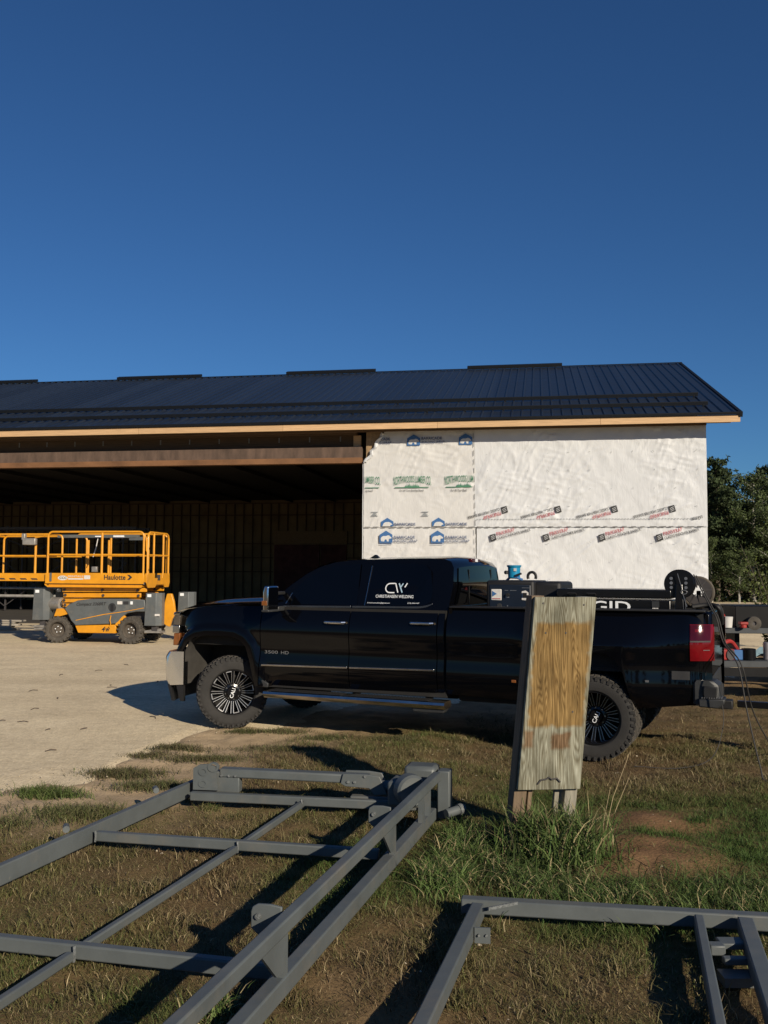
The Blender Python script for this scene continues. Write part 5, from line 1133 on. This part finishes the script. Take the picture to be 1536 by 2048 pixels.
    st_ = N.new('ShaderNodeTexNoise'); st_.inputs['Scale'].default_value = 5; st_.inputs['Detail'].default_value = 7; st_.inputs['Roughness'].default_value = .65; mp3 = N.new('ShaderNodeMapping'); mp3.inputs['Scale'].default_value = (2.2, 1, .6); L.new(tc.outputs['Object'], mp3.inputs[0]); L.new(mp3.outputs[0], st_.inputs['Vector'])
    rs = N.new('ShaderNodeValToRGB'); rs.color_ramp.elements[0].position = .33; rs.color_ramp.elements[0].color = (.50, .50, .47, 1); rs.color_ramp.elements[1].position = .60; rs.color_ramp.elements[1].color = (1.05, 1.05, 1.03, 1); L.new(st_.outputs[0], rs.inputs[0])
    L.new(mul(mul(mul(base, rp.outputs[0]), rf.outputs[0]), rs.outputs[0]), b.inputs['Base Color'])
    bp = N.new('ShaderNodeBump'); bp.inputs['Strength'].default_value = .35; bp.inputs['Distance'].default_value = .004; L.new(fine.outputs[0], bp.inputs['Height']); L.new(bp.outputs[0], b.inputs['Normal'])
wood_material()
pm('post_grey', (.27, .25, .20), .85, var=.35, scale=6, stretch=(6, 6, .5), bump=.3)
pm('post_brown', (.17, .12, .075), .85, var=.35, scale=6, stretch=(6, 6, .5), bump=.3)
PST = thing('wooden_post', 'leaning weathered wooden post board with a yellow unfaded patch standing in tall grass', 'post', gp(.90, 5.47), R(6)); PST.scale = (.98, .98, .98)
LN_ = .098
def lean(x, z): return x+LN_*(z-.40)
def leanbox(x0, x1, y0, y1, z0, z1, name, mat, n=6, bev=.004):
    rings = [[(lean(x0, z), y0, z), (lean(x1, z), y0, z), (lean(x1, z), y1, z), (lean(x0, z), y1, z)] for z in np.linspace(z0, z1, n)]
    return MB().loft(rings).build(name, mat, PST, bevel=bev)
bo_ = leanbox(0, .430, -.04, .0, .385, 1.672, 'face_board', 'weathered_wood', 12)
leanbox(-.012, .075, .002, .15, -.15, 1.680, 'post', 'post_brown'); leanbox(.34, .425, .002, .15, -.15, 1.672, 'post', 'post_grey')
leanbox(.03, .38, .152, .19, .45, 1.66, 'back_board', 'weathered_wood'); leanbox(.09, .12, .02, .06, -.1, .5, 'stake', 'post_brown'); leanbox(.28, .312, .04, .08, -.1, .5, 'stake', 'post_grey')
for x, z in ((.06, 1.63), (.345, 1.62), (.095, 1.43), (.235, 1.43), (.33, .90)): MB().lathe([(0, -.003), (.006, -.003), (.007, 0)], 8, Matrix.Translation((lean(x, z), -.041, z))).build('nail', 'steel_dark', bo_)
MB().tube([(lean(.13, .43), -.047, .425), (lean(.15, .45), -.050, .452), (lean(.19, .45), -.049, .458), (lean(.205, .46), -.052, .47), (lean(.225, .45), -.050, .455), (lean(.26, .45), -.050, .462), (lean(.285, .43), -.047, .436)], .0055, 8).build('rusty_hook', 'steel_dark', bo_)
# ------------------------------------------------------------------ trailer and gear beyond the tailgate
pm('trailer_black', (.006, .006, .007), .6, var=.3, scale=6, spec=.2)
pm('trailer_steel', (.038, .044, .050), .55, var=.25, scale=6)
pm('tool_red', (.30, .025, .02), .5, var=.3, scale=9)
pm('bucket_white', (.55, .54, .52), .6, var=.1, scale=9)
pm('cloth_blue', (.30, .45, .50), .8, var=.2, scale=9, bump=.3, bscale=12)
pm('can_silver', (.34, .32, .33), .35, metal=.6, var=.2, scale=10)
TR = thing('flatbed_trailer', 'dark flatbed trailer with black tool chest parked behind the tailgate', 'trailer', gp(5.0, 12.2, 0), R(-4))
MB().box(-.2, 4.6, 0, .06, .90, .985).build('side_rail', 'trailer_steel', TR, bevel=.006); MB().box(-.2, 4.6, 1.9, 1.96, .90, .985).build('side_rail', 'trailer_steel', TR)
for k in range(9): MB().box(-.2, 4.6, .07+.203*k, .265+.203*k, .93, .97).build('deck_plank', 'lumber_dark', TR)
MB().box(.36, 2.2, .12, .9, .975, 1.30).build('tool_chest', 'trailer_black', TR, bevel=.01)
sw = MB().lathe([(.03, -.05), (.06, -.06), (.10, -.05), (.105, 0), (.10, .05), (.03, .04)], 22).build('spare_wheel', 'lift_tyre', TR, loc=(.60, .05, 1.05)); MB().lathe([(0, -.03), (.045, -.03), (.05, 0)], 14).build('hub', 'steel_dark', sw)
for x in (.4, 2.6, 3.5): MB().box(x, x+.07, .3, 1.7, .5, .9).build('cross_beam', 'trailer_black', TR)
for x in (2.2, 3.1):
    for y in (.0, 1.9): MB().lathe([(.16, -.10), (.33, -.1), (.36, -.05), (.36, .05), (.33, .1), (.16, .1)], 28).build('wheel', 'rubber', TR, loc=(x, y, .36))
MB().box(1.6, 3.7, -.12, .02, .76, .80).build('wheel_guard', 'trailer_black', TR)
BN = thing('work_bench', 'low dark steel work table with tools behind the rear bumper', 'table', gp(4.95, 11.6, 0), R(-3))
MB().box(-.15, 2.4, 0, .55, .47, .56).build('table_top', 'trailer_steel', BN, bevel=.006)
for x in (-.08, 2.3):
    for y in (.03, .5): MB().box(x-.03, x+.03, y-.03, y+.03, 0, .47).build('leg', 'trailer_black', BN)
MB().box(-.15, 2.4, .02, .05, .34, .46).build('apron', 'trailer_black', BN)
def prop(mb, name, mat, label, cat, loc, rz=0., **kw): return tag(mb.build(name, mat, None, loc=loc, rot=(0, 0, rz), **kw), label, cat)
cy = lambda r, h, s=20: MB().lathe([(0, 0), (r, 0), (r, h), (0, h)], s, Matrix.Rotation(R(90), 4, 'X'))
prop(cy(.055, .25), 'metal_can', 'can_silver', 'tall silver metal can standing on the low work table', 'can', gp(5.60, 11.76, .56), bevel=.008)
prop(MB().lathe([(0, 0), (.07, 0), (.085, .16), (.0, .16)], 18, Matrix.Rotation(R(90), 4, 'X')), 'bucket', 'bucket_white', 'small white bucket on the trailer deck edge', 'bucket', gp(5.22, 12.22, .985))
prop(cy(.05, .05).box(-.06, .06, -.05, .05, .05, .09), 'red_tool', 'tool_red', 'round red tool on the trailer deck by the spare wheel', 'tool', gp(5.42, 12.12, .985), bevel=.01)
rgs = MB(); 
rag = []
for i in range(9):
    rag.append([(-.35+.09*i, -.10+.05*j, .02+.05*math.sin(i*1.3+j)+.06*math.exp(-((i-3)/1.6)**2)+.01*j) for j in range(6)])
prop(rgs.grid(np.array(rag)), 'blue_cloth', 'cloth_blue', 'crumpled pale blue cloth lying on the low work table', 'cloth', gp(5.78, 11.86, .565))
def red_machine(loc, label, s):
    o = thing('red_chain_hoist', label, 'hoist', loc, .4)
    MB().box(-.10*s, .12*s, -.08, .08, .0, .12*s).build('body', 'tool_red', o, bevel=.02); MB().tube(cat([(-.15*s, 0, .02), (-.05*s, -.05, .16*s), (.10*s, -.02, .20*s), (.22*s, 0, .10*s)]), .03, 8).build('handle', 'tool_red', o); MB().lathe([(0, -.1), (.06*s, -.1), (.06*s, .1), (0, .1)], 14, Matrix.Translation((.05*s, 0, .06*s))).build('drum', 'steel_dark', o)
red_machine(gp(4.93, 11.72, .56), 'red hand winch on the low work table next to the tail light', 1.3); red_machine(gp(5.04, 12.36, .985), 'red hand winch on the trailer deck behind the white bucket', 1.2)
red_machine(gp(4.72, 12.0, .74), 'red winch hanging under the trailer rail', .9)
MB_ = prop(cy(.10, .16), 'cable_pail', 'gloss_black', 'black round pail on the low work table beside the blue cloth', 'pail', gp(5.32, 11.74, .56), bevel=.01)
prop(MB().box(-.16, .16, -.1, .1, 0, .14), 'blue_crate', 'print_blue', 'small dark blue crate on the low work table', 'crate', gp(5.13, 11.80, .56), bevel=.01)

# ------------------------------------------------------------------ trees
pm('pine_green', (.040, .058, .022), .75, var=.5, scale=1.4, spec=.25, attr='tint')
pm('leaf_green', (.064, .088, .027), .6, var=.5, scale=1.6, spec=.35, attr='tint')
pm('bark', (.10, .08, .06), .9, var=.4, scale=8, bump=.5, bscale=20)
pm('bark_pale', (.36, .34, .30), .85, var=.4, scale=5, bump=.3, bscale=20)
def leaf_cloud(C_, size, rng, stretch=1., tone=None):
    n = len(C_); d = rng.normal(size=(n, 3)); d /= np.linalg.norm(d, axis=1)[:, None]; e = np.cross(d, rng.normal(size=(n, 3))); e /= np.linalg.norm(e, axis=1)[:, None]
    s = size*(.6+.8*rng.random(n))[:, None]; f = np.cross(d, e)
    V = np.stack([C_-d*s*stretch, C_+e*s*.42-d*s*.1, C_+d*s*stretch, C_-e*s*.42+f*s*.2], 1).reshape(-1, 3)
    F_ = np.arange(n*4).reshape(n, 4); t = np.repeat((.65+.7*rng.random((n, 1)))*np.array([[1, 1, 1]]) if tone is None else tone, 4, axis=0)
    return V, F_, t
def make_tree(kind, seed, h):
    rng = np.random.default_rng(seed); tr_ = MB(); pts = [(0, 0, 0)]; x = y = 0
    nT = 8
    for i in range(1, nT+1): x += rng.normal()*.06; y += rng.normal()*.06; pts.append((x, y, h*.96*i/nT))
    tr_.tube(pts, h*.017+.03, 8, r1=.02); C_ = []
    def trunk_at(z): i = min(nT-1, int(z/(h*.96)*nT)); f = z/(h*.96)*nT-i; return np.array(pts[i])*(1-f)+np.array(pts[i+1])*f
    nb_ = 46 if kind == 'pine' else 34
    for k in range(nb_):
        t = (.16 if kind == 'pine' else .22)+(.80)*((k+rng.random())/nb_); z = h*t; b = trunk_at(min(z, h*.95)); a = rng.random()*6.283
        prof = (.30*(1-t)**.8+.03) if kind == 'pine' else .30*math.sin(math.pi*min(1, max(.06, (t-.12)/.9)))**.7
        L_ = h*prof*(.65+.6*rng.random()); up = (.12 if kind == 'pine' else .55)+.2*rng.normal()
        tip = b+np.array([math.cos(a)*L_, math.sin(a)*L_, L_*up]); mid = (b+tip)/2+np.array([0, 0, L_*.06])
        tr_.tube([tuple(b), tuple(mid), tuple(tip)], .022+.012*L_, 5, r1=.006)
        m = int(50+L_*(150 if kind == 'pine' else 170)); s = rng.random(m)**.6; q = b[None]*(1-s[:, None])+tip[None]*s[:, None]
        q = q+rng.normal(size=(m, 3))*np.array([.16, .16, .11])*(1+L_*.22); C_.append(q)
    C_ = np.concatenate(C_); 
    cl = .62+.76*fbm(C_[:, 0]*1.3+C_[:, 2]*.9, C_[:, 1]*1.3-C_[:, 2]*.5, seed, 3); tone = (cl*(.75+.5*rng.random(len(C_))))[:, None]*np.array([[1, 1, 1]])
    return tr_.mesh('trunk'), leaf_cloud(C_, .125 if kind == 'pine' else .10, rng, 1.0 if kind == 'pine' else .8, tone), kind
TREES = [make_tree('pine', 1, 8.8), make_tree('pine', 2, 8.0), make_tree('leafy', 3, 8.4), make_tree('leafy', 4, 6.8), make_tree('pine', 5, 9.2)]
TM = []
for tm, (V, F_, t), kind in TREES:
    o = rawmesh('crown', V, F_, 'pine_green' if kind == 'pine' else 'leaf_green', False, t); me = o.data; bpy.data.objects.remove(o, do_unlink=True); TM.append((tm, me, kind))
def plant_tree(i, x, y, s, rz, label, group='trees at the edge of the field'):
    tm, me, kind = TM[i]; r = thing('pine_tree' if kind == 'pine' else 'birch_tree', label, 'tree', gp(x, y, -.05), rz, group); r.scale = (s, s, s)
    put('trunk', tm, 'bark' if kind == 'pine' else 'bark_pale', r); put('crown', me, 'pine_green' if kind == 'pine' else 'leaf_green', r); return r
spec = [(4, 20.6, 49.5, .98, .3, 'tallest dark pine standing at the corner of the white wrapped wall'), (0, 18.4, 51, .93, 1.9, 'dark pine half hidden behind the wrapped wall corner'), (2, 22.6, 49, .92, 2.2, 'green birch with pale trunk right of the tallest pine'),
        (1, 24.6, 50.5, .98, 4.0, 'dark pine behind the pale trunked birches'), (3, 23.4, 47.4, .80, .7, 'short bright birch in front of the taller trees'), (3, 20.9, 47.2, .45, 3.3, 'low leafy birch at the foot of the tallest pine'),
        (0, 26.8, 48.5, .95, 5.0, 'dark pine at the far end of the tree row beyond the trailer'), (2, 28.8, 50, 1.0, 1.0, 'birch at the end of the tree row past the last pine'), (1, 21.8, 53, 1.0, 2.0, 'dark pine standing back behind the front row of trees'), (4, 25.8, 54, 1.0, 3.0, 'tall dark pine deep behind the birches'), (3, 25.4, 46.8, .6, 5.2, 'small leafy birch at the roadside near the trailer'), (3, 19.7, 48.2, .55, 1.4, 'small leafy birch at the roadside close to the wall'), (0, 19.6, 55, .95, .9, 'dark pine behind the wall corner, back row of the trees'), (4, 23.6, 56, .95, 2.9, 'tall dark pine, second in the back row of the trees'), (1, 27.9, 55, 1.05, 4.4, 'dark pine closing the back row of the trees')]
for s_ in spec: plant_tree(*s_)
# woodland seen in reflections, far behind the photographer
for k in range(16):
    x = -42+k*5.6+2.2*math.sin(k*2.1); plant_tree((0, 2, 4, 1, 3)[k % 5], x, -46-5*math.sin(k*1.7), 1.0+.15*math.sin(k), k*1.1, 'tree of the wood across the lane opposite the building', 'wood opposite the building')
# brush under the trees
rng = np.random.default_rng(9); n = 9000; bx2 = 16+rng.random(n)*24; by2 = 48.5+rng.random(n)*6; bz = rng.random(n)**1.7*(1.0+1.6*fbm(bx2*.7, by2*.4, 3, 3))
V, F_, t = leaf_cloud(np.stack([bx2*KX, by2*KY, bz], -1), .16, rng, .8); tag(rawmesh('undergrowth', V, F_, 'pine_green', False, t*.8), kind='stuff')
# young poplar beside the trailer
def sapling(x, y, h, seed, label, n=7):
    rng = np.random.default_rng(seed); tr_ = MB(); C_ = []
    for k in range(n):
        a = rng.random()*6.28; L_ = h*(.6+.5*rng.random()); ln = .15+.22*rng.random(); P_ = [(0, 0, 0)]+[(math.cos(a)*ln*L_*s*s+.02*rng.normal(), math.sin(a)*ln*L_*s*s+.02*rng.normal(), L_*s) for s in (.3, .6, 1)]
        tr_.tube(P_, .016, 6, r1=.004)
        m = 120; s = .2+.8*rng.random(m); q = np.array([np.interp(s, [0, .3, .6, 1], [p[c] for p in P_]) for c in range(3)]).T+rng.normal(size=(m, 3))*np.array([.13, .13, .08])*h*.45; q[:, 2] = np.abs(q[:, 2]); C_.append(q)
    C_ = np.concatenate(C_); r = thing('young_poplar', label, 'shrub', gp(x, y)); tr_.build('stem', 'bark', r)
    V, F_, t = leaf_cloud(C_, .048, rng, .85, (.7+.9*rng.random((len(C_), 1)))*np.array([[1.15, 1.05, .75]])); rawmesh('foliage', V, F_, 'leaf_green', False, t, r)
sapling(9.45, 19.6, 2.4, 2, 'tall young poplar shrub behind the trailer tool chest', 10); sapling(7.35, 14.6, 1.15, 5, 'low poplar shrub growing behind the work table', 8)
sapling(6.75, 13.9, .9, 8, 'small weedy poplar sprout under the trailer deck', 6)
# ------------------------------------------------------------------ grass
pm('grass', (1, 1, 1), .7, var=.12, scale=30, spec=.25, attr='tint')
def blades(name, P, h, w, lean_, cols, seed, seg=2):
    r = np.random.default_rng(seed); P = P*np.array([KX, KY, 1]); n = len(P); a = r.random(n)*6.283; d = np.stack([np.cos(a), np.sin(a), 0*a], -1); b = np.stack([-np.sin(a), np.cos(a), 0*a], -1)
    a2 = r.random(n)*6.283; ld = np.stack([np.cos(a2), np.sin(a2), 0*a2], -1)*lean_[:, None]
    V = []; k = seg
    for i in range(k):
        t = i/k; wid = w*(1-.45*t); c = P+ld*h[:, None]*(t*t)+np.array([0, 0, 1])*(h*(t-.32*lean_*t*t).clip(0))[:, None]; V += [c-b*wid[:, None]*.5, c+b*wid[:, None]*.5]
    V.append(P+ld*h[:, None]+np.array([0, 0, 1])*(h*(1-.42*np.minimum(lean_, 1.6)))[:, None])
    m = 2*k+1; V = np.stack(V, 1).reshape(-1, 3); o = np.arange(n)[:, None]*m; tri = []
    for i in range(k-1): tri += [(2*i, 2*i+1, 2*i+3), (2*i, 2*i+3, 2*i+2)]
    tri.append((2*k-2, 2*k-1, 2*k)); F_ = np.concatenate([o+np.array(t)[None] for t in tri])
    return tag(rawmesh(name, V, F_, 'grass', False, np.repeat(cols, m, axis=0)), kind='stuff')
def tone(x, y, r, gmul=1.):
    g = (green(x, y)*gmul+.18*r.normal(size=len(x))).clip(0, 1)[:, None]; br = (.58+.6*r.random(len(x)))[:, None]
    pt = fbm(x*1.7+4, y*1.7, 91, 4)[:, None]; dry = (np.array([[.25, .185, .095]])*pt+np.array([[.165, .105, .062]])*(1-pt))*(1-.5*r.random((len(x), 1))); fresh = np.array([[.06, .105, .022]]); mid = np.array([[.125, .12, .042]])
    c = np.where(g < .5, dry*(1-g*2)+mid*g*2, mid*(2-g*2)+fresh*(g*2-1)); hl_ = (r.random((len(x), 1)) < .10) & (g < .55); c = np.where(hl_, np.array([[.36, .29, .165]]), c); return c*br
def scatter(n, x0, x1, y0, y1, r, p=1.): 
    x = x0+r.random(n)*(x1-x0); y = y0+(y1-y0)*r.random(n)**p; k = r.random(n) < cover(x, y)**1.3; return x[k], y[k]
r = np.random.default_rng(21)
x, y = scatter(1150000, -4.0, 4.4, 2.4, 9.4, r, 1.3); hh = (.012+.036*r.random(len(x))**1.5)*(.6+.8*green(x, y))
blades('lawn_grass', np.stack([x, y, ground_z(x, y)-.004], -1), hh, .0026+.0026*r.random(len(x)), .35+1.4*r.random(len(x)), tone(x, y, r), 1, 1)
x, y = scatter(260000, 1.0, 14, 6.5, 24, r, 1.9); hh = (.018+.04*r.random(len(x)))*(1+.06*(y-6))
blades('lawn_grass', np.stack([x, y, ground_z(x, y)-.004], -1), hh, .0045+.004*r.random(len(x)), .5+1.2*r.random(len(x)), tone(x, y, r)*.85, 2, 1)
# fuller clumps scattered over the lawn
NC = 1500; cx = -4+r.random(NC)*8.4; cy_ = 2.5+r.random(NC)**1.2*6.6; k = (r.random(NC) < (cover(cx, cy_)*.9)) & (dist_gravel(cx, cy_) > .25); cx, cy_ = cx[k], cy_[k]
X = []; Y = []
for a, b_ in zip(cx, cy_):
    m = int(70+120*r.random()); s = .035+.075*r.random(); X.append(a+r.normal(size=m)*s); Y.append(b_+r.normal(size=m)*s*.8)
x = np.concatenate(X); y = np.concatenate(Y); k = dist_gravel(x, y) > -.1; x, y = x[k], y[k]
blades('grass_clumps', np.stack([x, y, ground_z(x, y)-.004], -1), .025+.075*r.random(len(x))**1.4, .0028+.0026*r.random(len(x)), .3+.9*r.random(len(x)), tone(x, y, r, 1.3), 3, 2)
# tufts creeping over the edge of the gravel
TUF = [(-2.75, 6.68, .34, .10, 260, .85), (-2.35, 7.35, .42, .08, 420, .30), (-2.1, 8.35, .35, .07, 240, .25), (-2.35, 8.05, .3, .06, 160, .2), (-1.75, 7.9, .5, .07, 320, .3), (-1.95, 6.95, .4, .07, 340, .35), (-1.55, 9.25, .28, .06, 200, .4), (-1.15, 9.3, .4, .05, 200, .3), (-.6, 9.0, .35, .05, 220, .4), (.1, 8.9, .3, .06, 200, .3), (-1.1, 8.4, .5, .05, 260, .25), (-3.4, 6.3, .4, .08, 260, .3), (-2.9, 5.9, .45, .08, 360, .35), (-2.3, 6.2, .5, .08, 400, .45)]
for i, (a, b_, s, hgt, m, g_) in enumerate(TUF):
    x = a+r.normal(size=m*4)*s*.42; y = b_+r.normal(size=m*4)*s*.17; rr_ = np.random.default_rng(100+i); g = (g_+.2*rr_.normal(size=len(x))).clip(0, 1)[:, None]
    c = (np.array([[.125, .095, .055]])*(1-g)+np.array([[.085, .13, .03]])*g)*(.5+.7*rr_.random((len(x), 1)))
    o = blades('grass_tuft', np.stack([x, y, np.maximum(ground_z(x, y), -.02)], -1), hgt*(.5+.8*rr_.random(len(x))), .004+.003*rr_.random(len(x)), .3+1.0*rr_.random(len(x)), c, 200+i, 2)
# tall green grass around the post and along the truss
def tall(name, n, fx, hr, gshade, seed, lean0=.2, lean1=.9, w0=.006):
    q = np.random.default_rng(seed); P = fx(q, n); m = len(P); g = q.random((m, 1)); c = (np.array([[.055, .105, .022]])*g+np.array([[.11, .15, .045]])*(1-g))*(.5+.8*q.random((m, 1)))*gshade
    dryk = q.random(m) < .16; c[dryk] = np.array([.30, .25, .13])*(.6+.6*q.random((dryk.sum(), 1)))
    return blades(name, P, hr[0]+(hr[1]-hr[0])*q.random(m), w0*(.6+.8*q.random(m)), lean0+(lean1-lean0)*q.random(m), c, seed+1, 4)
def around_post(q, n):
    x = 1.12+q.normal(size=n)*.15; y = 5.33+q.normal(size=n)*.12; return np.stack([x, y, ground_z(x, y)], -1)
tall('tall_grass', 1300, around_post, (.14, .40), .9, 31, .15, .9, .008)
def patch(q, n):
    x = .75+q.normal(size=n)*.36; y = 5.15+q.normal(size=n)*.26; k = x > .42-(5.9-y)*.33+.03; return np.stack([x, y, ground_z(x, y)], -1)[k]
tall('tall_grass', 1900, patch, (.05, .15), .8, 33, .5, 1.5, .007)
def strip_(q, n):
    t = q.random(n); x = .42-.33*t+.06+q.random(n)*.28; y = 5.75-1.1*t+q.normal(size=n)*.08; return np.stack([x, y, ground_z(x, y)], -1)
tall('tall_grass', 1300, strip_, (.07, .20), 1.05, 35, .3, 1.1)
def right_band(q, n):
    x = .7+q.random(n)*2.3; y = 4.62+q.normal(size=n)*.16+.12*np.sin(x*3); return np.stack([x, y, ground_z(x, y)], -1)
tall('tall_grass', 3400, right_band, (.06, .15), .9, 37, .4, 1.3, .005)
def under_truss(q, n):
    x = -.68+q.normal(size=n)*.05; y = 3.42+q.normal(size=n)*.06; return np.stack([x, y, ground_z(x, y)], -1)
tall('tall_grass', 260, under_truss, (.05, .12), 1.2, 39, .4, 1.2, .005)
# seed stalks by the post
pm('straw', (.42, .33, .19), .8, var=.2, scale=20)
for i, (a, b_, dx, hz) in enumerate(((1.50, 5.55, .20, .60), (1.47, 5.5, .08, .38), (1.54, 5.58, .16, .42))):
    tag(MB().tube([gp(a, b_), gp(a+dx*.35, b_, hz*.5), gp(a+dx, b_+.03, hz)], .0028, 5, r1=.0012).build('dry_stalk', 'straw'), 'thin dry grass stalk rising beside the wooden post', 'grass stalk', 'dry stalks beside the post')
